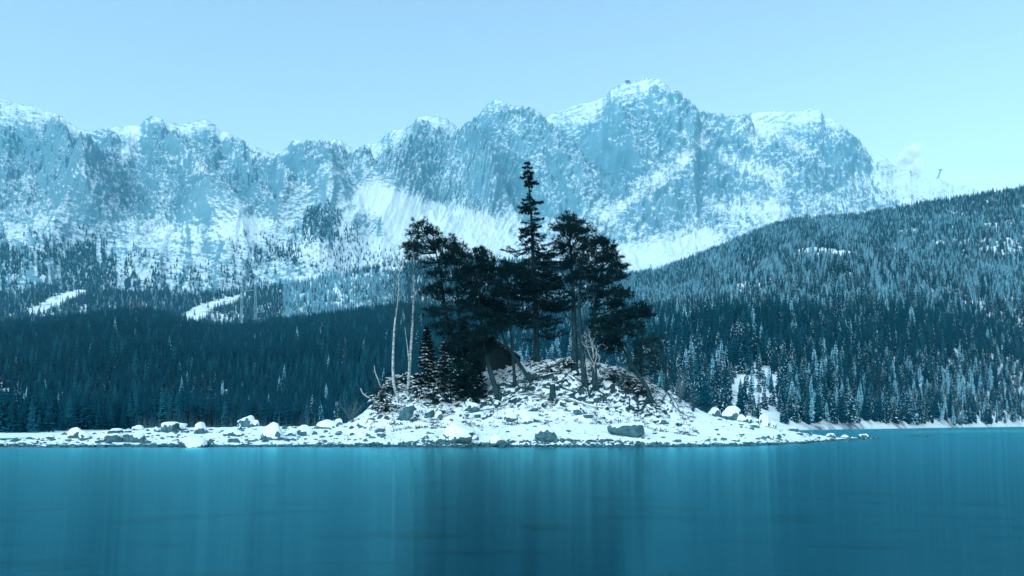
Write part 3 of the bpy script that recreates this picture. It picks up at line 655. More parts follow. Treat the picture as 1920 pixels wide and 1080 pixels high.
def pine(name, label, path, clumps, r0=0.2, density=1.0, seed=0, needle=M_NEEDLE, nroot=4, bark=M_BARK, droop=0.0):
    """clumps: (px, py, half width px, half height px) at the tree's own distance"""
    rng = np.random.default_rng(seed); e, base = tree_shell(name, label, path, r0, 0.03, nroot=nroot, seed=seed, bark=bark)
    d = base[1]; k_ = d / F; fo = MB(); li = MB()
    for (px, py, rx, ry) in clumps:
        c = np.array(P(px, py, d)) + np.array([0, rng.normal() * rx * k_ * 0.7, 0]); R3 = np.array([rx, rx * 0.8, ry]) * k_
        j = int(np.argmin(np.linalg.norm(path - (c - np.array([0, 0, R3[2] * 0.8])), axis=1))); j = max(2, j - 1)
        p0 = path[j]; mid = (p0 + c) / 2 + np.array([0, 0, -0.12 * np.linalg.norm(c - p0)])
        li.tube(spline([p0, mid, c + np.array([0, 0, -0.2 * R3[2]])], 6), np.linspace(0.07 + 0.02 * r0 / 0.2, 0.025, 6), 4)
        ns = int(6 + 6 * rng.random())
        for q_ in range(ns + 6):
            v = rng.normal(size=3); v /= np.linalg.norm(v); v[2] = v[2] * 0.9 + 0.12
            sc0 = c + v * R3 * ((0.35 + 0.95 * rng.random() ** 0.6) if q_ < ns else 1.15 + 0.55 * rng.random()); rs = (0.17 + 0.22 * rng.random()) * (1 if q_ < ns else 0.55) * min(R3[0], 1.4 * R3[2]) + 0.12
            if rng.random() < 0.6: li.tube([c + (sc0 - c) * 0.05, (c + sc0) / 2 + rng.normal(size=3) * 0.05, sc0], [0.03, 0.022, 0.012], 3)
            nt_ = max(4, int(density * 34 * rs)); tc = sc0 + rng.normal(size=(nt_, 3)) * rs * np.array([0.7, 0.7, 0.30])
            nb = 9; cc = np.repeat(tc, nb, 0); dd = rng.normal(size=(len(cc), 3)) + np.array([0, 0, 0.55 - droop]) + np.repeat((tc - sc0) / rs, nb, 0) * 0.6
            fo.blades(cc, dd, 0.18 + 0.20 * rng.random(len(cc)), 0.045, 0, rng)
    li.build('branches', [bark], e, False, base); fo.build('crown', [needle], e, False, base)
    return e

def spruce(name, label, path, widths, r0=0.2, whorl=0.45, seed=0, needle=M_NEEDLE, snowp=0.0, tier_gap=None, nroot=3, dens=1.0, group=None):
    """widths: (py, half width px, fill) down the stem"""
    rng = np.random.default_rng(seed); e, base = tree_shell(name, label, path, r0, 0.02, nroot=nroot, seed=seed, group=group)
    d = base[1]; k_ = d / F; fo = MB(); li = MB(); top = path[-1][2]
    pz = H + (HY - np.array([w[0] for w in widths])) * k_; pw = np.array([w[1] for w in widths]) * k_; pf = np.array([w[2] for w in widths])
    z = top - 0.1; o_ = np.argsort(pz)
    while z > pz.min():
        W = float(np.interp(z, pz[o_], pw[o_])); fl = float(np.interp(z, pz[o_], pf[o_]))
        c0 = np.array([np.interp(z, path[:, 2], path[:, 0]), np.interp(z, path[:, 2], path[:, 1]), z])
        for j in range(int(5 + 3 * rng.random())):
            if rng.random() > fl: continue
            a = rng.random() * 6.28; L = W * (0.55 + 0.55 * rng.random()); dr = np.array([math.cos(a), math.sin(a), 0])
            sag = (0.10 + 0.25 * rng.random()) * L; up_ = 0.18 * L
            br = spline([c0, c0 + dr * L * 0.5 + (0, 0, -sag), c0 + dr * L + (0, 0, -sag + up_ * rng.random())], 9)
            li.tube(br[::2], np.linspace(0.045, 0.012, 5), 3)
            n_ = int(dens * (0.35 + 0.65 * fl) * (6 + 22 * L)); tt = 0.12 + 0.88 * rng.random(n_) ** 0.8; ii = np.clip((tt * 8).astype(int), 0, 7)
            pc = br[ii] + (br[ii + 1] - br[ii]) * ((tt * 8) % 1)[:, None]
            sd = np.array([-dr[1], dr[0], 0]); sgn = rng.choice([-1, 1], n_); sw = 0.32 * L * (1 - tt * 0.75) * rng.random(n_)
            tc = pc + sd * (sgn * sw)[:, None] + np.stack([0 * sw, 0 * sw, -0.35 * sw - 0.05 * rng.random(n_)], -1)
            nb = 4; cc = np.repeat(tc, nb, 0); dd = rng.normal(size=(len(cc), 3)) * 0.55 + dr * 0.7 + np.repeat(sd[None] * sgn[:, None], nb, 0) * 0.6 + np.array([0, 0, -0.25])
            fo.blades(cc, dd, 0.16 + 0.16 * rng.random(len(cc)), 0.06, 0, rng)
            if snowp:
                m_ = rng.random(n_) < snowp; q_ = tc[m_]
                if len(q_):
                    fo.blades(q_ + (0, 0, 0.05), dr * 0.8 + rng.normal(size=(len(q_), 3)) * np.array([0.5, 0.5, 0.08]), 0.26, 0.16, 1, rng)
        z -= whorl * (0.75 + 0.5 * rng.random()) if tier_gap is None else tier_gap(z) * (0.8 + 0.4 * rng.random())
    fo.blades([path[-1] - (0, 0, 0.2)] * 6, rng.normal(size=(6, 3)) * 0.25 + (0, 0, 1), 0.35, 0.06)
    li.build('branches', [M_BARK], e, False, base); fo.build('crown', [needle, M_SNOW], e, False, base)
    return e

# the tall spruce in the middle
b = hit(1006, 676)
spruce('spruce_tree', 'tallest tree, slender spruce with ragged tiers in the middle of the island', pxpath([(1005, 600), (1000, 500), (996, 400), (988, 303)], b),
       [(303, 3, 0.8), (312, 10, 0.8), (322, 14, 0.75), (336, 20, 0.85), (346, 26, 0.8), (352, 5, 0.2), (362, 8, 0.25), (372, 25, 0.85), (389, 30, 0.95), (396, 8, 0.2), (404, 22, 0.5), (415, 34, 0.75), (430, 32, 0.8), (440, 28, 0.5), (450, 46, 0.5), (460, 64, 0.8), (478, 64, 0.85), (494, 60, 0.85), (515, 72, 0.95), (550, 80, 0.95), (590, 76, 0.75), (620, 64, 0.4), (640, 30, 0.2)],
       0.27, 0.42, 41, dens=1.5)
b = hit(868, 738)
pine('pine_tree', 'leaning pine with flat open crown, leftmost of the tall dark pines', pxpath([(858, 690), (845, 635), (833, 570), (824, 500), (812, 455)], b, 0.5),
     [(795, 424, 19, 11), (783, 436, 15, 11), (812, 436, 14, 10), (790, 452, 24, 9), (770, 466, 15, 9), (815, 458, 16, 8), (832, 452, 20, 10), (846, 462, 13, 8), (800, 470, 22, 7), (775, 478, 14, 6), (805, 500, 20, 10), (822, 515, 18, 9), (812, 545, 20, 11), (826, 560, 22, 10), (818, 585, 18, 10), (838, 590, 24, 11), (830, 612, 18, 10), (846, 625, 20, 10), (840, 655, 20, 12)], 0.2, 1.0, 42)
b = hit(880, 745)
pine('pine_tree', 'bushy round-topped pine just right of the leaning flat-crowned pine', pxpath([(874, 690), (864, 620), (858, 550), (857, 480)], b, 1.0),
     [(857, 466, 12, 9), (848, 478, 16, 10), (866, 480, 15, 10), (857, 494, 22, 9), (840, 488, 9, 7), (852, 520, 22, 10), (872, 516, 18, 9), (846, 540, 18, 9), (868, 548, 22, 11), (880, 575, 22, 12), (862, 600, 24, 13), (880, 625, 24, 13), (866, 650, 24, 14), (888, 665, 22, 14), (872, 690, 24, 14), (855, 705, 22, 12)], 0.2, 1.15, 43)
b = hit(937, 748)
pine('pine_tree', 'pine with dense dark pointed crown left of the tallest spruce', pxpath([(922, 705), (908, 655), (903, 610), (900, 560), (901, 480)], b, 1.5),
     [(901, 470, 10, 9), (893, 482, 13, 9), (909, 484, 13, 9), (900, 498, 20, 10), (886, 508, 15, 8), (915, 506, 14, 9), (900, 524, 26, 11), (882, 536, 18, 9), (920, 530, 15, 9), (898, 552, 26, 11), (880, 566, 18, 10), (916, 562, 18, 10), (890, 590, 22, 11), (912, 598, 18, 10), (885, 640, 18, 12), (898, 615, 22, 10), (908, 634, 17, 9), (926, 620, 17, 8), (892, 655, 16, 12), (918, 646, 12, 7), (938, 612, 12, 7)], 0.22, 1.15, 44)
b = hit(966, 724)
pine('pine_tree', 'thin straight pine stem in front of the log hut', pxpath([(962, 670), (957, 600), (953, 530), (950, 500)], b, 1.2),
     [(950, 500, 16, 9), (936, 512, 15, 9), (960, 516, 16, 9), (942, 532, 20, 10), (962, 545, 16, 8), (932, 552, 16, 9), (950, 570, 18, 9), (935, 590, 17, 9), (962, 592, 13, 7), (928, 575, 12, 9)], 0.13, 1.05, 45)
b = hit(1000, 713)
pine('pine_tree', 'slanting slim trunk leaning left across the log hut', pxpath([(969, 675), (949, 646), (941, 622), (935, 594), (930, 565)], b, 0.4),
     [(928, 560, 14, 9), (918, 575, 14, 8), (938, 580, 12, 8), (920, 600, 15, 9), (940, 606, 10, 7)], 0.16, 0.9, 46, nroot=2)
b = hit(1078, 692)
pine('pine_tree', 'left stem of the twin pines right of the tallest spruce', pxpath([(1077, 620), (1074, 540), (1070, 470), (1066, 415)], b, 0.5),
     [(1064, 412, 12, 8), (1052, 425, 13, 8), (1074, 424, 14, 9), (1062, 438, 16, 8), (1082, 440, 18, 11), (1072, 458, 24, 11), (1054, 465, 14, 8), (1086, 470, 20, 10), (1062, 486, 22, 9), (1048, 503, 16, 8), (1080, 498, 26, 10), (1062, 518, 22, 9), (1086, 524, 20, 9), (1050, 534, 16, 7), (1076, 560, 22, 8), (1050, 575, 16, 8)], 0.27, 1.2, 47)
b = hit(1097, 724)
pine('pine_tree', 'right stem of the twin pines, its foot lower on the bank', pxpath([(1092, 660), (1086, 580), (1090, 510), (1098, 450)], b, 1.0),
     [(1098, 432, 14, 9), (1110, 446, 16, 10), (1094, 456, 18, 10), (1118, 466, 16, 9), (1104, 478, 20, 10), (1126, 486, 14, 8), (1110, 500, 22, 9), (1098, 518, 22, 9), (1118, 530, 20, 9), (1104, 548, 24, 9)], 0.24, 1.2, 48)
b = hit(1117, 730)
ec = pine('pine_tree', 'pine with rounded outer crown and pale dead boughs low on its trunk', pxpath([(1114, 690), (1111, 640), (1114, 590), (1124, 530), (1134, 465)], b, 0.6),
     [(1132, 452, 10, 8), (1140, 464, 13, 9), (1150, 478, 12, 9), (1134, 484, 18, 9), (1156, 498, 12, 9), (1140, 506, 20, 9), (1158, 520, 13, 8), (1138, 530, 24, 9), (1162, 542, 16, 7), (1176, 550, 11, 5), (1148, 556, 24, 9), (1122, 558, 20, 9), (1160, 568, 14, 7), (1134, 580, 26, 10), (1120, 605, 20, 11), (1146, 606, 22, 11), (1134, 630, 24, 13), (1150, 650, 18, 11)], 0.24, 1.15, 49)
d_ = b[1]; li = MB(); rng = np.random.default_rng(3)
for pts in ([(1113, 690), (1118, 655), (1106, 640), (1092, 628)], [(1112, 660), (1102, 612)], [(1113, 672), (1108, 635), (1095, 622)], [(1114, 668), (1128, 645), (1140, 652)], [(1112, 640), (1120, 622), (1126, 612)],
            [(1115, 685), (1103, 660), (1098, 640)], [(1114, 690), (1100, 672), (1096, 688)], [(1116, 660), (1124, 668), (1121, 684)], [(1112, 650), (1098, 650), (1090, 640)]):
    p3 = [np.array(P(x, y, d_ - 0.25 - 0.25 * i + 0.1 * rng.normal())) for i, (x, y) in enumerate(pts)]
    li.tube(spline(p3, 8), np.linspace(0.055, 0.015, 8), 4)
    for _ in range(3):
        j = rng.integers(0, len(p3)); q_ = p3[j]; li.tube([q_, q_ + rng.normal(size=3) * 0.3 + (0, 0, -0.15)], [0.02, 0.008], 3)
dl = li.build('dead_bough', [M_DEAD], ec, False, b); dl['label'] = 'pale bare dead boughs'
b = hit(1222, 757)
pine('pine_tree', 'gnarled pine leaning left from the right bank, one bough held out right', pxpath([(1212, 725), (1196, 702), (1180, 674), (1164, 646), (1152, 615)], b, 0.5),
     [(1204, 580, 15, 10), (1190, 588, 16, 8), (1170, 592, 18, 8), (1155, 600, 18, 9), (1146, 618, 16, 9), (1160, 628, 20, 9), (1142, 640, 16, 9), (1176, 612, 14, 7), (1210, 590, 10, 7)], 0.2, 1.1, 50, nroot=7)
b = hit(1200, 716)
pine('juniper_tree', 'feathery pale conifer with a spike top on the right slope', pxpath([(1202, 680), (1203, 640), (1202, 608)], b),
     [(1202, 610, 4, 7), (1203, 622, 8, 7), (1208, 638, 18, 8), (1226, 634, 14, 6), (1190, 650, 14, 8), (1214, 655, 22, 9), (1232, 652, 12, 8), (1200, 672, 20, 9), (1224, 676, 18, 9), (1186, 682, 14, 8), (1206, 694, 22, 9), (1235, 690, 12, 8)], 0.09, 0.42, 51, needle=M_JUNIPER, nroot=0)
for px, tp, bs, w, sd_, sp, lb in [(800, 612, 716, 26, 61, 0.05, 'small spruce left of the dark thicket, near the birches'), (832, 640, 730, 26, 62, 0.35, 'small snow-tipped spruce at the front of the dark thicket'),
                                  (797, 650, 735, 24, 65, 0.3, 'low spruce with snow on its boughs right of the birches'), (868, 596, 742, 30, 63, 0.03, 'dense young spruce in the dark thicket left of the hut'), (893, 655, 748, 24, 64, 0.03, 'low black spruce filling the foot of the thicket beside the hut')]:
    b = hit(px, bs); spruce('spruce_tree', lb, pxpath([(px + 1, (tp + bs) / 2), (px, tp)], b), [(tp, 2, 1), (tp + 0.4 * (bs - tp), w * 0.6, 1), (bs - 8, w, 1), (bs, w * 0.8, 1)], 0.08, 0.26, sd_, snowp=sp, nroot=0, dens=1.3)

def birch(label, path, seed, r0, twig_from, twig_n, spread, extra=None):
    e, base = tree_shell('birch_tree', label, path, r0, 0.02, bark=M_BIRCH, nroot=0, seed=seed); rng = np.random.default_rng(seed); li = MB(); st = MB()
    if extra is not None:
        st.tube(extra, np.linspace(r0 * 0.55, 0.02, len(extra)), 6); st.build('side_stem', [M_BIRCH], e, True, base)
    n = len(path)
    for i in range(twig_n):
        s_ = twig_from + (1 - twig_from) * rng.random(); j = min(n - 2, int(s_ * (n - 1))); p0 = path[j] + (path[j + 1] - path[j]) * rng.random()
        a = rng.random() * 6.28; L = spread * (1.25 - 0.8 * s_) * (0.5 + 0.7 * rng.random())
        dr = np.array([math.cos(a) * 0.75, math.sin(a) * 0.75, 0.75 + 0.4 * rng.random()]); p1 = p0 + dr * L * 0.5 + rng.normal(size=3) * 0.08; p2 = p0 + dr * L + np.array([0, 0, 0.12 * L])
        br = spline([p0, p1, p2], 7); li.tube(br, np.linspace(0.032, 0.011, 7), 3)
        for _ in range(7):
            q0 = br[rng.integers(1, 7)]; q1 = q0 + (dr * 0.7 + rng.normal(size=3) * 0.5) * L * 0.35; q2 = q1 + rng.normal(size=3) * 0.16 + np.array([0, 0, -0.12 * rng.random()])
            li.tube([q0, q1, q2], [0.014, 0.010, 0.006], 3)
    li.build('twigs', [M_TWIG], e, False, base); return e
b = hit(756, 754)
birch('white birch that bends out from its foot, left of the pair', spline([b + np.array([0, 0, -.3])] + [np.array(P(x, y, b[1])) for x, y in [(745, 742), (739, 724), (737, 695), (738, 645), (741, 600), (747, 555), (748, 520), (751, 490)]], 26), 71, 0.13, 0.5, 34, 2.6)
b2 = hit(764, 742)
birch('taller straight white birch with a side stem, right of the pair', pxpath([(767, 705), (770, 660), (774, 600), (776, 540), (776, 490), (771, 440)], b2, n=26), 72, 0.14, 0.42, 34, 2.2,
      spline([np.array(P(x, y, b2[1] - 0.15)) for x, y in [(768, 694), (765, 660), (762, 635), (759, 612)]], 8))

# ------------------------------------------------------------------ shrubs, dead wood, stump
def bare_shrub(label, px, py, hpx, wpx, seed, m=M_TWIG, n=26, thick=0.02, name='bare_shrub', depth=None):
    b = hit(px, py); d = b[1] if depth is None else depth
    if depth is not None: b = np.array([(px - CX) / F * d, d, float(island_z((px - CX) / F * d, d))])
    k_ = d / F; rng = np.random.default_rng(seed); e = thing(name, tuple(b), label, 'shrub', None); li = MB(); tw = MB()
    for i in range(n):
        a = rng.random() * 6.28; r_ = rng.random(); tip = b + np.array([math.cos(a) * r_ * wpx * k_, math.sin(a) * r_ * wpx * k_ * 0.7, hpx * k_ * (0.55 + 0.45 * rng.random())])
        br = spline([b + rng.normal(size=3) * 0.08, (b * 0.55 + tip * 0.45) + rng.normal(size=3) * 0.12, tip], 7); li.tube(br, np.linspace(thick, 0.007, 7), 3)
        for _ in range(5):
            q_ = br[rng.integers(2, 7)]; tw.tube([q_, q_ + rng.normal(size=3) * 0.22 + np.array([0, 0, 0.22])], [0.008, 0.004], 3)
    li.build('stems', [m], e, False, b); tw.build('twigs', [m], e, False, b); return e
bare_shrub('leafless shrub on the right flank of the mound below the feathery conifer', 1250, 735, 75, 26, 81)
bare_shrub('reddish leafless shrub at the right foot of the mound', 1275, 757, 60, 22, 82, M_REED)
bare_shrub('thin leafless shrub outermost on the right slope', 1300, 772, 50, 16, 83)
bare_shrub('sparse leafless bush beside the pale driftwood at the left end of the mound', 712, 742, 44, 28, 84, n=16)
bare_shrub('leafless tangle in front of the hut at the foot of the leaning pines', 905, 745, 50, 26, 85)
bare_shrub('dry twiggy shrub on the slope under the slanting trunk', 985, 738, 40, 24, 86)
bare_shrub('dry shrub left of the leaning right-hand pine', 1165, 735, 50, 24, 87)
bare_shrub('low leafless shrub behind the left end of the mound', 660, 792, 40, 26, 88, M_REED)

def laden(label, px, py, wpx, hpx, seed, snowp=0.6):
    b = hit(px, py); k_ = b[1] / F; rng = np.random.default_rng(seed); e = thing('juniper_bush', tuple(b), label, 'bush'); fo = MB(); sn_ = MB(); li = MB()
    for i in range(int(30 + 14 * rng.random())):
        a = rng.random() * 6.28; r_ = rng.random() ** 0.6; tip = b + np.array([math.cos(a) * r_ * wpx * k_, math.sin(a) * r_ * wpx * k_ * 0.8, hpx * k_ * (1 - 0.75 * r_ ** 2) * (0.6 + 0.5 * rng.random())])
        dr = tip - b; dr[2] *= 0.2; dr /= np.linalg.norm(dr) + 1e-6
        li.tube([b, (b + tip) / 2 + (0, 0, 0.1), tip], [0.03, 0.02, 0.01], 3)
        n_ = 22; c = tip + rng.normal(size=(n_, 3)) * (0.22, 0.22, 0.08); fo.blades(c, dr + rng.normal(size=(n_, 3)) * 0.5 + (0, 0, -0.2), 0.28, 0.06, 0, rng)
        if rng.random() < snowp:      # a pillow of snow on the bough
            L = 0.35 + 0.45 * rng.random(); w = 0.045 + 0.06 * rng.random(); sd = np.array([-dr[1], dr[0], 0]); c = tip + np.array([0, 0, 0.06])
            tt = np.linspace(-1, 1, 5); pts = c + np.outer(tt, dr * L * 0.6) + np.stack([0 * tt, 0 * tt, -0.10 * (tt + 0.4) ** 2], -1)
            sn_.tube(pts, w * np.sqrt(np.maximum(0.05, 1 - tt ** 2 * 0.95)), 6)
    li.build('stems', [M_BARK], e, False, b); fo.build('foliage', [M_NEEDLE], e, False, b); sn_.build('snow_load', [M_SNOW], e, True, b)
for i, (px, py, w, h_, lb) in enumerate([(716, 757, 22, 24, 'snow-laden bush at the far left end of the mound'), (738, 738, 22, 30, 'snow-laden bush behind the bent birch'), (757, 724, 22, 26, 'snow-laden bush between and behind the two birches'),
        (786, 742, 22, 22, 'snow-laden bush right of the birch feet'), (812, 752, 24, 22, 'snow-laden bush under the low snowy spruce'), (842, 757, 26, 20, 'dark bush with little snow under the thicket'), (724, 772, 20, 14, 'low snowy bush on the left slope above the shore boulders'),
        (1205, 742, 22, 18, 'snowy bush left of the leaning right-hand pine'), (1150, 712, 22, 18, 'snowy bush behind the pine with dead boughs'), (1180, 728, 24, 16, 'snowy bush halfway between the dead boughs and the leaning pine'), (1062, 690, 20, 14, 'snowy bush left of the twin pines'), (1030, 700, 20, 12, 'snowy bush above the tree stump')]):
    laden(lb, px, py, w, h_, 100 + i, 0.75 if 'dark' not in lb else 0.25)

def log_thing(name, label, pts, r, m=M_DEAD, lift=0.06, ground=True, snow_top=False, cat='log', depth=None):
    p = []
    for px, py in pts:
        q_ = hit(px, py) if ground else np.array(P(px, py, depth)); p.append(q_ + np.array([0, 0, lift]))
    path = spline(p, 14); e = thing(name, tuple(p[0]), label, cat); b = MB(); b.tube(path, np.linspace(r, r * 0.45, 14) * (1 + 0.12 * np.sin(np.arange(14) * 2.1)), 7); b.build('wood', [m], e, True, p[0])
    rng = np.random.default_rng(len(label)); s_ = MB()
    for i in range(4):
        q_ = path[3 + 2 * i]; s_.tube([q_, q_ + rng.normal(size=3) * (0.25, 0.2, 0.05) + (0, 0, 0.18)], [r * 0.3, r * 0.1], 4)
    s_.build('branch_stub', [m], e, False, p[0])
    if snow_top:
        c = MB(); c.tube(path[1:-1] + (0, 0, r * 0.62), np.linspace(r * 0.72, r * 0.35, 12), 7); c.build('snow_cover', [M_SNOW], e, True, p[0])
    return e
log_thing('fallen_log', 'pale fallen log lying on the bank below the twin pines', [(1058, 750), (1090, 760), (1120, 766), (1165, 767)], 0.10, snow_top=True)
log_thing('fallen_branch', 'long thin fallen branch slanting up right below the thicket', [(872, 775), (900, 773), (935, 766), (968, 748)], 0.05, M_TWIG)
log_thing('fallen_branch', 'arching pale root branch left of the tree stump', [(972, 746), (990, 742), (1008, 744), (1014, 756)], 0.08, M_DEAD, 0.22)
log_thing('fallen_branch', 'crooked dark branch lying down the right flank of the mound', [(1252, 738), (1258, 752), (1270, 772), (1285, 782), (1305, 786)], 0.06, M_TWIG, 0.1)
log_thing('fallen_branch', 'second crooked branch beside the right-hand shrubs', [(1240, 758), (1256, 745), (1264, 752), (1274, 776)], 0.05, M_TWIG, 0.2)
log_thing('fallen_log', 'curved dark root hooping out left of the leaning right-hand pine', [(1212, 757), (1200, 768), (1184, 768), (1180, 752)], 0.10, M_BARK, 0.1)
log_thing('fallen_log', 'dark fallen bough among the roots below the twin pines', [(1062, 715), (1050, 722), (1070, 738), (1088, 728)], 0.08, M_BARK, 0.05)
log_thing('fallen_log', 'snow-topped fallen bough on the slope right of the slanting trunk', [(1015, 708), (1035, 706), (1052, 700)], 0.10, M_BARK, 0.06, snow_top=True)
q0 = hit(704, 760)
log_thing('driftwood', 'pale driftwood limb sticking up at the left end of the mound', [(706, 762), (698, 750), (680, 737), (676, 728)], 0.10, M_DEAD, 0, False, depth=q0[1], cat='driftwood')
q0 = hit(714, 724)
log_thing('driftwood', 'thin broken dead trunk standing left of the birches', [(715, 728), (709, 712), (703, 695), (702, 686)], 0.07, M_DEAD, 0, False, depth=q0[1], cat='driftwood')
b = hit(1036, 752); k_ = b[1] / F
e = thing('tree_stump', tuple(b), 'grey broken tree stump with spread roots on the bank in the middle', 'stump')
sb = MB(); sb.tube(spline([b + (0, 0, -0.2), b + (0.02, 0, 0.25), b + (-0.02, 0, 27 * k_)], 8), [0.45, 0.36, 0.30, 0.27, 0.26, 0.25, 0.25, 0.24], 10); sb.build('trunk', [M_BARK], e, True, b)
sb = MB(); roots(sb, b, 0.3, 7, np.random.default_rng(8), 1.2); sb.build('roots', [M_DEAD], e, True, b)
sb = MB(); sb.tube([b + (-0.02, 0, 27 * k_), b + (-0.02, 0, 27 * k_ + 0.08)], [0.23, 0.14], 10); sb.build('snow_cap', [M_SNOW], e, True, b)

# ------------------------------------------------------------------ log hut
hc = np.array(P(925, 700, 77.5)); hc[2] = float(island_z(hc[0], hc[1], False)) - 0.15; hd = 77.5 / F
hut = thing('log_hut', tuple(hc), 'small dark log hut with plank roof half hidden among the pines', 'hut'); hut.rotation_euler[2] = math.radians(-9)
HW, HDp, HH = 4.4, 3.6, 2.4
rng = np.random.default_rng(4)
def cyl_mesh(name, L, r, seg=8):
    b_ = MB(); b_.tube([(-L / 2, 0, 0), (0, 0, 0), (L / 2, 0, 0)], r, seg); return b_.mesh(name, [M_LOG], True)
lg = cyl_mesh('log_long', HW + 0.5, 0.115); ls = cyl_mesh('log_side', HDp + 0.5, 0.115)
for i in range(11):
    for s_ in (0, 1):
        o = link('log', lg, hut, (0, -HDp / 2 + s_ * HDp, 0.12 + 0.215 * i)); o = link('log', ls, hut, (-HW / 2 + s_ * HW, 0, 0.225 + 0.215 * i)); o.rotation_euler[2] = math.pi / 2
for i in range(6):
    w_ = HW * (1 - (i + 0.7) / 6.8); o = link('log', cyl_mesh('log_gable', w_, 0.11), hut, (0, -HDp / 2, 0.12 + 0.215 * (11 + i)))
pitch = math.atan2(1.45, HW / 2)
b_ = MB()
for s_ in (-1, 1): b_.box((s_ * 1.5 * math.cos(pitch), 0, HH + 1.54 - 1.5 * math.sin(pitch)), (3.0, HDp + 0.5, 0.04), tilt=-s_ * pitch)
roof = b_.build('roof', [M_LOG], hut)
b_ = MB(); b_.box((0, 0, 0), (0.36, HDp + 0.7, 0.05)); pm = b_.mesh('roof_board', [M_BOARD]); b_ = MB(); b_.box((0, 0, 0), (3.0, 0.06, 0.18)); bm_ = b_.mesh('barge_board', [M_BOARD]); b_ = MB(); b_.tube([(0, -HDp / 2 - 0.3, 0), (0, 0, 0.01), (0, HDp / 2 + 0.3, 0)], [0.07, 0.09, 0.07], 6); sm = b_.mesh('roof_snow', [M_SNOW], True)
for s_ in (-1, 1):
    for j in range(8):
        dd_ = 0.2 + j * 0.375; o = link('roof_board', pm, roof, (s_ * dd_ * math.cos(pitch), 0, HH + 1.64 - dd_ * math.sin(pitch) + 0.025 * (j % 2))); o.rotation_euler[1] = s_ * pitch
    o = link('barge_board', bm_, roof, (s_ * 1.55 * math.cos(pitch), -HDp / 2 - 0.39, HH + 1.58 - 1.55 * math.sin(pitch))); o.rotation_euler[1] = s_ * pitch
    link('roof_snow', sm, roof, (s_ * 2.8 * math.cos(pitch), 0, HH + 1.72 - 2.8 * math.sin(pitch)))
b_ = MB(); b_.box((0, 0, 0), (0.3, 0.03, 0.55)); link('notice_board', b_.mesh('notice_board', [M_PAPER]), hut, (-0.2, -HDp / 2 - 0.14, 1.05))
b_ = MB(); b_.box((0, 0, 0), (0.16, 0.16, 2.5)); link('corner_post', b_.mesh('corner_post', [M_LOG]), hut, (HW / 2 + 0.05, -HDp / 2 - 0.55, 1.25))
b_ = MB(); b_.box((0, 0, 0), (2.6, 0.35, 0.12)); bench = link('bench', b_.mesh('bench', [M_LOG]), hut, (0.1, -HDp / 2 - 0.5, 0.45))
for x_ in (-1.0, 1.1):
    b_ = MB(); b_.box((0, 0, 0), (0.14, 0.3, 0.45)); link('bench_leg', b_.mesh('bench_leg', [M_LOG]), bench, (x_ - 0.1, 0, -0.285))

# ------------------------------------------------------------------ boulders
def ico(n):
    import bmesh
    bm = bmesh.new(); bmesh.ops.create_icosphere(bm, subdivisions=n, radius=1); v = np.array([q.co[:] for q in bm.verts]); f = np.array([[w.index for w in q.verts] for q in bm.faces]); bm.free(); return v, f
IV, IF = ico(4); IVs, IFs = ico(1)

def boulder(px, base_py, w, h, label, seed, snow_amt=0.5, flat=0.0, tilt=0.0, group=None):
    b = hit(px, base_py); k_ = b[1] / F; rng = np.random.default_rng(seed)
    v = IV.copy()
    for _ in range(9):                                             # knock flat facets off the block
        n_ = rng.normal(size=3); n_ /= np.linalg.norm(n_); c = 0.62 + 0.28 * rng.random(); dd = v @ n_; v = v - np.outer(np.maximum(dd - c, 0) * 0.92, n_)
    o3 = rng.random(3) * 50
    nz_ = fbm(v[:, 0] * 1.6 + o3[0] + v[:, 2], v[:, 1] * 1.6 + o3[1] - v[:, 2] * 0.7, 4, seed); v = v * (1 + 0.13 * nz_)[:, None]
    if flat: v[:, 2] = np.where(v[:, 2] > flat, flat + (v[:, 2] - flat) * 0.25, v[:, 2])
    v[:, 2] -= np.minimum(0, v[:, 2]) * 0.35
    v = v / np.array([np.ptp(v[:, 0]), np.ptp(v[:, 1]), np.ptp(v[:, 2])]); v = v * np.array([w * k_, 0.8 * w * k_, h * k_ * 1.30])
    if tilt: v[:, 2] += v[:, 0] * tilt
    zc_ = v[:, 2].min() + 0.28 * np.ptp(v[:, 2]); v[:, 2] -= zc_; pos = b + np.array([0, 0.25 * w * k_, 0]); pos[2] = min(b[2], float(island_z(pos[0], pos[1])))
    o = thing('boulder', tuple(pos), label, 'boulder', group)
    link('stone', mesh_np('stone', v, IF, [M_ROCK], smooth=False), o)
    if snow_amt > 0:
        fn = np.cross(v[IF[:, 1]] - v[IF[:, 0]], v[IF[:, 2]] - v[IF[:, 0]]); fn /= np.linalg.norm(fn, axis=1)[:, None] + 1e-9
        vn = np.zeros_like(v)
        for j in range(3): np.add.at(vn, IF[:, j], fn)
        vn /= np.linalg.norm(vn, axis=1)[:, None] + 1e-9
        cov = vn[:, 2] + 0.10 * (snow_amt > 0.25) + 0.25 * fbm(v[:, 0] * 3 + o3[2], v[:, 1] * 3 + v[:, 2] * 2, 3, seed + 1); th = 0.76 - 0.95 * snow_amt
        keep = (cov[IF] > th).all(axis=1)
        if keep.sum() > 6:
            thick = 0.012 + 0.085 * np.clip((cov - th) * 2.2, 0, 1) * min(1, h * k_ / 0.8); vs_ = v + vn * 0.012 + np.array([0, 0, 1]) * thick[:, None]
            used = np.unique(IF[keep]); mp = -np.ones(len(v), int); mp[used] = np.arange(len(used))
            link('snow_cap', mesh_np('snow_cap', vs_[used], mp[IF[keep]], [M_SNOW], smooth=True), o)
    return o

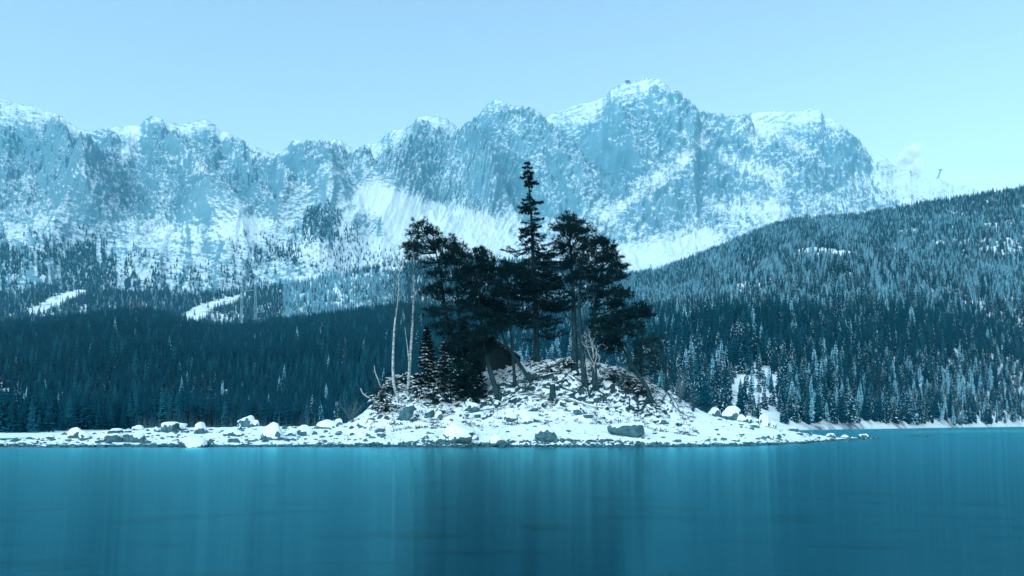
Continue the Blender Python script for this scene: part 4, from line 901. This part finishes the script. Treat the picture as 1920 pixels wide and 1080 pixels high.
B = [  # px, base py, width, height (photo pixels), snow, label
 (138, 822, 28, 19, .6, 'left half of the snow-capped boulder pair near the tip of the left spit'), (155, 824, 24, 16, .55, 'right half of the snow-capped boulder pair near the left spit tip'),
 (204, 829, 46, 15, .35, 'long flat dark-fronted slab right of the boulder pair on the left spit'), (246, 830, 40, 18, .5, 'low boulder with dark left side just right of the flat slab'),
 (217, 812, 22, 8, .7, 'small snow-covered rock behind the flat slab on the left spit'), (256, 806, 21, 9, .7, 'small rounded snowy rock on the back edge of the spit'), (317, 811, 34, 19, .6, 'round snow-capped boulder with a dark hollow under the tabular rock'),
 (323, 797, 46, 9, .7, 'thin tabular snowy rock lying across the top behind a round boulder'), (340, 806, 15, 11, .6, 'small boulder right of the round one with a dark hollow'), (293, 810, 14, 9, .7, 'small snowy rock left of the round one with a dark hollow'),
 (92, 822, 16, 8, .5, 'small dark rock left of the boulder pair near the spit tip'), (75, 842, 21, 9, .05, 'bare dark rock at the waterline near the left edge'), (36, 835, 19, 7, .4, 'low pair of snowy stones on the spit tip'),
 (136, 841, 22, 9, .15, 'grey rock at the waterline below the boulder pair'), (190, 841, 18, 8, .2, 'grey rock at the waterline below the flat slab'), (357, 841, 54, 22, .55, 'wide snow-domed boulder with dark foot on the waterline of the left spit'),
 (375, 814, 28, 21, .55, 'angular snow-capped boulder with bare right face left of the tall domed one'), (459, 799, 33, 22, .6, 'tall domed boulder standing out against the dark forest'), (478, 800, 13, 12, .65, 'small rock leaning on the right of the tall domed boulder'),
 (506, 825, 48, 33, .65, 'largest snow-covered boulder of the left spit with a dark undercut'), (440, 818, 34, 11, .5, 'low broken rock ledge left of the largest spit boulder'), (436, 830, 22, 9, .15, 'bare bluish rock below the low ledge on the spit'),
 (395, 832, 12, 10, .1, 'small bare upright stone right of the wide waterline boulder'), (570, 817, 30, 20, .6, 'snow-capped boulder with an upright right end, right of the largest one'), (545, 818, 15, 8, .3, 'small dark stone left of the upright-ended boulder'),
 (612, 803, 40, 16, .6, 'humped snowy rock where the spit meets the mound'), (634, 797, 16, 11, .6, 'small snowy rock on the right shoulder of the humped rock'), (470, 829, 16, 5, .1, 'thin dark stone under the largest spit boulder'),
 (762, 790, 30, 27, .2, 'tilted bare slab below the birches'), (774, 791, 14, 8, .2, 'small bare stone at the right foot of the tilted slab'), (803, 783, 20, 14, .25, 'bare rock under the thicket, right of the tilted slab'), (822, 786, 16, 16, .4, 'leaning rock with snowy left side under the thicket'),
 (711, 810, 21, 10, .25, 'dark stone on the snowy beach left below the birches'), (714, 819, 18, 7, .35, 'flat stone just below another on the left beach'), (796, 823, 16, 9, .3, 'lone dark stone in the snow left of the great shore boulders'),
 (860, 822, 62, 28, .7, 'great snow-mounded boulder behind the shore boulders under the thicket'), (864, 833, 46, 19, .5, 'broad dark-faced boulder in front of the great snow mound'), (829, 834, 18, 15, .3, 'dark upright rock at the left of the great shore boulders'), (890, 826, 16, 9, .3, 'small dark rock on the right of the great shore boulders'),
 (934, 838, 38, 23, .45, 'round boulder standing in the waterline below the hut'), (1026, 828, 44, 29, .3, 'ribbed boulder with snow in its cracks near the middle of the beach'), (1179, 818, 74, 26, .03, 'large bare dark slab on the right beach'),
 (957, 791, 27, 15, .6, 'snow-capped rock left of its twin below the stump'), (988, 795, 23, 15, .6, 'snow-capped rock right of its twin below the stump'), (886, 772, 32, 18, .65, 'snowy rock under the fallen thin branch'), (1240, 796, 30, 10, .3, 'broken dark rock in the snow right of the bare slab'),
 (1086, 779, 23, 15, .3, 'pale grey rock below the fallen log'), (1104, 785, 20, 7, .2, 'flat dark rock right below the fallen log'), (1273, 799, 12, 6, .2, 'small dark stone alone on the right snow slope'),
 (1341, 779, 27, 17, .6, 'domed snowy boulder, left of the group on the right shoulder'), (1375, 787, 37, 27, .5, 'largest boulder of the group on the right shoulder, snow top and bare sides'), (1392, 789, 16, 14, .7, 'snow-covered boulder touching the largest of the right group'), (1404, 791, 14, 13, .7, 'small rounded snowy boulder in the gap of the right group'),
 (1418, 792, 14, 10, .3, 'dark-sided small boulder left of the peaked one'), (1434, 799, 21, 23, .65, 'peaked snow-covered boulder of the right group'), (1451, 803, 13, 13, .7, 'outermost round snowy boulder of the right group'), (1416, 802, 20, 9, .3, 'low dark rock in front of the peaked boulder'),
 (1490, 808, 19, 7, .4, 'low dark rocks at the back of the right point'), (1380, 827, 16, 8, .3, 'grey stone near the waterline left of the right point'), (1358, 825, 12, 7, .3, 'small grey stone by the right waterline'), (1446, 823, 14, 9, .5, 'round stone with a dark foot on the right point'),
 (1272, 829, 13, 6, .1, 'dark stone on the waterline right of the bare slab'), (1560, 821, 18, 8, .5, 'snowy rock on the narrow right point'), (1585, 822, 15, 7, .5, 'rock near the end of the right point'), (1620, 823, 20, 9, .35, 'last larger rock at the end of the right point')]
for i, (px, py, w, h_, s_, lb) in enumerate(B):
    boulder(px, py, w, h_, lb, 500 + i, s_, flat=0.35 if ('slab' in lb or 'flat' in lb or 'tabular' in lb) else 0, tilt=(0.55 if 'tilted' in lb else 0))
for i, (x_, y_) in enumerate([(-0.3, 0), (0.6, 0.3), (1.3, -0.2)]):                  # the little reef off the right point
    c = np.array(P(1718, 818, 108)); o = thing('reef_rock', (c[0] + x_ * 1.3, 108 + y_, 0.0), ['leftmost low rock of the reef off the right point', 'middle low rock of the reef off the right point', 'rightmost low rock of the reef off the right point'][i], 'rock', 'reef off the right point')
    v = IVs * np.array([0.75 - 0.12 * i, 0.4, 0.2]); v = v * (1 + 0.25 * np.random.default_rng(i).normal(size=(len(v), 1)) * 0.5); link('stone', mesh_np('stone', v, IFs, [M_ROCK]), o)

# small stones, scrub and dry stalks nobody could count
rng = np.random.default_rng(77)
def scatter(n, f, px0, px1, v0, v1):
    px = px0 + (px1 - px0) * rng.random(n); v = v0 + (v1 - v0) * rng.random(n); ys_ = lerp_pts(YS, px); y = ys_ + v * (lerp_pts(YC, px) - ys_); x = (px - CX) / F * y
    return x, y, island_z(x, y), px, v
st_v, st_f, st_m, n0 = [], [], [], 0
for n, v0, v1, smin, smax, sk in ((2600, -0.03, 0.07, 0.05, 0.20, 0.1), (330, 0.05, 0.5, 0.04, 0.20, 0.35), (260, 0.4, 1.0, 0.07, 0.28, 0.5), (260, 0.0, 1.0, 0.05, 0.26, 0.4)):
    x, y, z, px, v = scatter(n, None, -60, 1660 if n != 260 or v0 > 0 else 700, v0, v1)
    sz = smin + (smax - smin) * rng.random(n) ** 2.2
    for i in range(n):
        vv_ = IVs * sz[i] * np.array([1 + 0.7 * rng.random(), 1, 0.55 + 0.4 * rng.random()]) * (1 + 0.22 * rng.normal(size=(len(IVs), 1))); a = rng.random() * 3.14; c_, s_ = math.cos(a), math.sin(a)
        vv_ = np.stack([vv_[:, 0] * c_ - vv_[:, 1] * s_, vv_[:, 0] * s_ + vv_[:, 1] * c_, vv_[:, 2]], -1) + (x[i], y[i], z[i] + 0.1 * sz[i])
        st_v.append(vv_); st_f.append(IFs + n0); n0 += len(IVs)
        up_ = (vv_[IFs].mean(axis=1)[:, 2] - z[i] - 0.1 * sz[i]) > (0.25 + 0.5 * rng.random()) * sz[i]
        st_m.append((up_ & (rng.random() < sk + 0.35) & (v0 >= 0.03)).astype(int))
tag(link('small_stones', mesh_np('small_stones', np.vstack(st_v), np.vstack(st_f), [M_ROCK, M_SNOW], np.concatenate(st_m))), 'countless small dark stones strewn over the snow and along the waterline', 'stones', kind='stuff')
mb = MB(); x, y, z, px, v = scatter(2000, None, 690, 1300, 0.36, 1.02)
keep = rng.random(len(x)) < 0.25 + 0.75 * sstep(-0.1, 0.3, fbm(x / 2.0, y / 2.0, 2, 351)); x, y, z = x[keep], y[keep], z[keep]
for i in range(len(x)):
    n_ = 12; s_ = 0.16 + 0.26 * rng.random(); c = np.array([x[i], y[i], z[i] - 0.02]) + rng.normal(size=(n_, 3)) * (0.12, 0.12, 0.02); mb.blades(c, rng.normal(size=(n_, 3)) * 0.8 + (0, 0, 0.7), s_ * (0.6 + 0.6 * rng.random(n_)), 0.05, 0, rng)
    if rng.random() < 0.35: mb.blades(c[:4] + (0, 0, s_ * 0.5), rng.normal(size=(4, 3)) * (1, 1, 0.15), 0.22, 0.16, 1, rng)
tag(mb.build('heath_scrub', [M_NEEDLE, M_SNOW]), 'low dark heath scrub poking through the snow of the mound', 'scrub', kind='stuff')
mb = MB()
for px0, px1, n, v0, v1, hmin, hmax in ((255, 680, 1500, 1.1, 1.75, 0.5, 2.3), (720, 1120, 420, 0.12, 0.4, 0.2, 0.55), (1230, 1330, 260, 1.0, 1.2, 0.5, 1.6)):
    x, y, z, px, v = scatter(n, None, px0, px1, v0, v1); cl = 0.35 + 0.65 * sstep(-0.15, 0.25, perlin(x / 2.2, y / 4.0, 7)); c = np.stack([x, y, np.maximum(z, 0) - 0.02], -1)
    mb.blades(c, rng.normal(size=(n, 3)) * (0.13, 0.13, 0) + (0, 0, 1), (hmin + (hmax - hmin) * rng.random(n)) * cl, 0.022, 0, rng)
tag(mb.build('dry_reeds', [M_REED]), 'thin dry reed stalks behind the left spit and in the beach snow', 'reeds', kind='stuff')

# ------------------------------------------------------------------ far man-made things
def lattice(o, mb_, p0, p1, w0, w1, n, r, m=0):
    p0, p1 = np.array(p0, float), np.array(p1, float); cs = [(-1, -1), (1, -1), (1, 1), (-1, 1)]; lv = []
    for i in range(n + 1):
        t_ = i / n; c = p0 + (p1 - p0) * t_; w = (w0 + (w1 - w0) * t_) / 2; lv.append([c + np.array([a * w, b_ * w, 0]) for a, b_ in cs])
    for j in range(4):
        mb_.tube([l[j] for l in lv], r, 4, m)
        for i in range(n): mb_.tube([lv[i][j], lv[i + 1][(j + 1) % 4]], r * 0.6, 3, m); mb_.tube([lv[i + 1][j], lv[i + 1][(j + 1) % 4]], r * 0.6, 3, m)
def on_sheet(grid, px, extra=0):
    X, Y, Z, gpx, gpy, _ = grid; j = int(np.argmin(np.abs(gpx[-1] - px))); i = int(np.argmax((Z[:, j] - H) / Y[:, j])); return np.array([X[i, j], Y[i, j], Z[i, j]])
p = on_sheet(MOUNT, 1757); kk = p[1] / F
e = thing('cable_car_tower', tuple(p), 'slanting lattice cable car tower on the ridge at the far right', 'tower')
mb = MB(); lattice(e, mb, (0, 0, -6), (6 * kk, 0, 16 * kk), 9, 4, 5, 0.9); mb.build('lattice', [M_STEEL], e)
mb = MB(); mb.box((6 * kk, 0, 16.6 * kk), (6 * kk, 10, 3.4), tilt=-0.25); mb.build('rope_saddle', [M_STEEL], e)
mb = MB(); mb.tube(spline([(8 * kk, 0, 16.5 * kk), (60 * kk, -200, 5 * kk), (120 * kk, -420, -22 * kk)], 12), 0.2, 4); mb.tube(spline([(3 * kk, 0, 17 * kk), (-40 * kk, 120, 20 * kk), (-75 * kk, 260, 30 * kk)], 10), 0.2, 4); mb.build('cable', [M_STEEL], e)
p = on_sheet(MOUNT, 1176); kk = p[1] / F
e = thing('summit_station', tuple(p), 'tiny flat-roofed station building on stilts on the highest summit', 'building')
mb = MB(); mb.box((0, -6, 4.5), (26, 18, 9)); mb.build('upper_storey', [M_STEELDK], e)
mb = MB(); mb.box((1, -6, 10), (29, 20, 2)); mb.build('roof', [M_SNOW], e)
for x_ in (-8, 7):
    mb = MB(); mb.box((x_, -8, -6), (3.5, 5, 14)); mb.build('pillar', [M_STEELDK], e)
p = on_sheet(MOUNT, 1204)
e = thing('summit_mast', tuple(p), 'thin white mast on the highest summit', 'mast'); mb = MB(); mb.tube([(0, 0, -3), (0, 0, 12), (0, 0, 30)], [1.6, 1.1, 0.4], 6); mb.build('pole', [M_SNOW], e); mb = MB(); mb.tube([(0, 0, 9), (0, 0, 11)], [2.2, 2.2], 8); mb.build('collar', [M_STEEL], e)
p = on_sheet(MOUNT, 1213)
e = thing('summit_beacon', tuple(p), 'stubby pale summit marker right of the thin mast', 'marker'); mb = MB(); mb.tube([(0, 0, -3), (0, 0, 6), (0, 0, 14)], [3.2, 2.6, 0.8], 6); mb.build('base', [M_SNOW], e); mb = MB(); mb.box((0, 0, 15), (5, 1, 1)); mb.build('crossbar', [M_STEEL], e)
Yp = 1500; c = np.array(P(466, 555, Yp)); gx, gz_ = c[0], grid_z(HILL_C, c[0], Yp)
e = thing('cable_car_support', (c[0], Yp, gz_), 'pale lattice cable car gantry rising from the forest left of the island', 'tower'); zt = H + (HY - 537) / F * Yp - gz_; kk = Yp / F
mb = MB()
for s_ in (-13, 13): lattice(e, mb, (s_ * kk * 1.05, 0, 0), (s_ * kk, 0, zt), 4.5, 2.2, 7, 0.35)
mb.build('legs', [M_STEEL], e); mb = MB(); lattice(e, mb, (-13 * kk, 0, zt - 9 * kk), (0, 0, zt - 9 * kk + .1), 2.4, 2.4, 4, 0.35); mb.tube([(-13 * kk, 0, zt - 9 * kk), (13 * kk, 0, zt - 7 * kk)], 0.8, 4); mb.tube([(-13 * kk, 0, zt - 1 * kk), (-5 * kk, 0, zt - 9 * kk), (-13 * kk, 0, zt - 15 * kk)], 0.6, 4); mb.tube([(-5 * kk, 0, zt - 8 * kk), (0, 0, zt - 1 * kk), (6 * kk, 0, zt - 8 * kk)], 0.6, 4); mb.build('cross_frame', [M_STEEL], e)
# pale rusty larches on the left hill's crest
rng = np.random.default_rng(9)
larch_me = conifer_mesh('larch', 55, 9, 6, 0.0, 16, 2.2, M_LARCH, split=True)
for i, (px, s_) in enumerate([(249, 1.0), (257, .95), (265, 1.0), (271, .9), (277, .55), (281, .5), (286, .55), (292, .4), (296, .35)]):
    p = on_sheet(HILL_B, px); e = thing('larch_tree', (p[0], p[1] - 6, p[2] + 5), 'pale rust-coloured larch in the row on the crest of the left hill', 'tree', 'larches on the left crest'); e.scale = (s_ * 0.8, s_ * 0.8, s_); e.rotation_euler[2] = rng.random() * 6
    link('trunk', larch_me[0], e); link('crown', larch_me[1], e)

# ------------------------------------------------------------------ snow plume blowing off the ridge, behind the valley air
M_CLOUD = bpy.data.materials.new('cloud_wisp'); M_CLOUD.use_nodes = True; nt = M_CLOUD.node_tree; nt.nodes.clear()
out = nt.nodes.new('ShaderNodeOutputMaterial'); mx = nt.nodes.new('ShaderNodeMixShader'); mx.inputs[0].default_value = 0.2
tp = nt.nodes.new('ShaderNodeBsdfTransparent'); df = nt.nodes.new('ShaderNodeBsdfDiffuse'); df.inputs['Color'].default_value = (0.95, 0.95, 0.95, 1)
nt.links.new(tp.outputs[0], mx.inputs[1]); nt.links.new(df.outputs[0], mx.inputs[2]); nt.links.new(mx.outputs[0], out.inputs['Surface'])
cd = 7300.0; rng = np.random.default_rng(31); mb = MB(); cv, cf = ico(2)
pth = spline([P(1690, 338, cd), P(1692, 318, cd), P(1695, 300, cd), P(1703, 286, cd), P(1714, 278, cd), P(1727, 274, cd)], 60)
c0 = pth[20]
for i in range(230):
    f_ = rng.random() ** 1.3; k_ = pth[int(f_ * 59)]; W = float(np.interp(f_, [0, 0.25, 0.5, 0.8, 1], [100, 90, 60, 38, 12])); r_ = W * (0.25 + 0.3 * rng.random())
    mb.add(cv * r_ * np.array([1, 1, 1.25]) * (1 + 0.06 * rng.normal(size=(len(cv), 1))) + k_ + rng.normal(size=3) * np.array([0.42, 1.6, 0.4]) * W, cf)
cl = mb.build('cloud', [M_CLOUD], None, True, c0); cl.location = tuple(c0)
tag(cl, 'small white plume of cloud rising behind the ridge at the right', 'cloud')

# ------------------------------------------------------------------ haze over the whole valley
hb = MB(); hz0, hz1 = -9.0, float(Zm.max()) + 60
hb.box((0, 1600, (hz0 + hz1) / 2), (12000, 9900, hz1 - hz0))
M_HAZE = bpy.data.materials.new('valley_haze'); M_HAZE.use_nodes = True; nt = M_HAZE.node_tree; nt.nodes.clear()
out = nt.nodes.new('ShaderNodeOutputMaterial'); pv = nt.nodes.new('ShaderNodeVolumePrincipled')
pv.inputs['Color'].default_value = (0.24, 0.76, 1.0, 1); pv.inputs['Density'].default_value = HAZE_DENSITY; pv.inputs['Anisotropy'].default_value = 0.0
nt.links.new(pv.outputs[0], out.inputs['Volume'])
hz = hb.build('haze', [M_HAZE]); hz['kind'] = 'stuff'; hz['label'] = 'thin pale blue haze filling the valley'
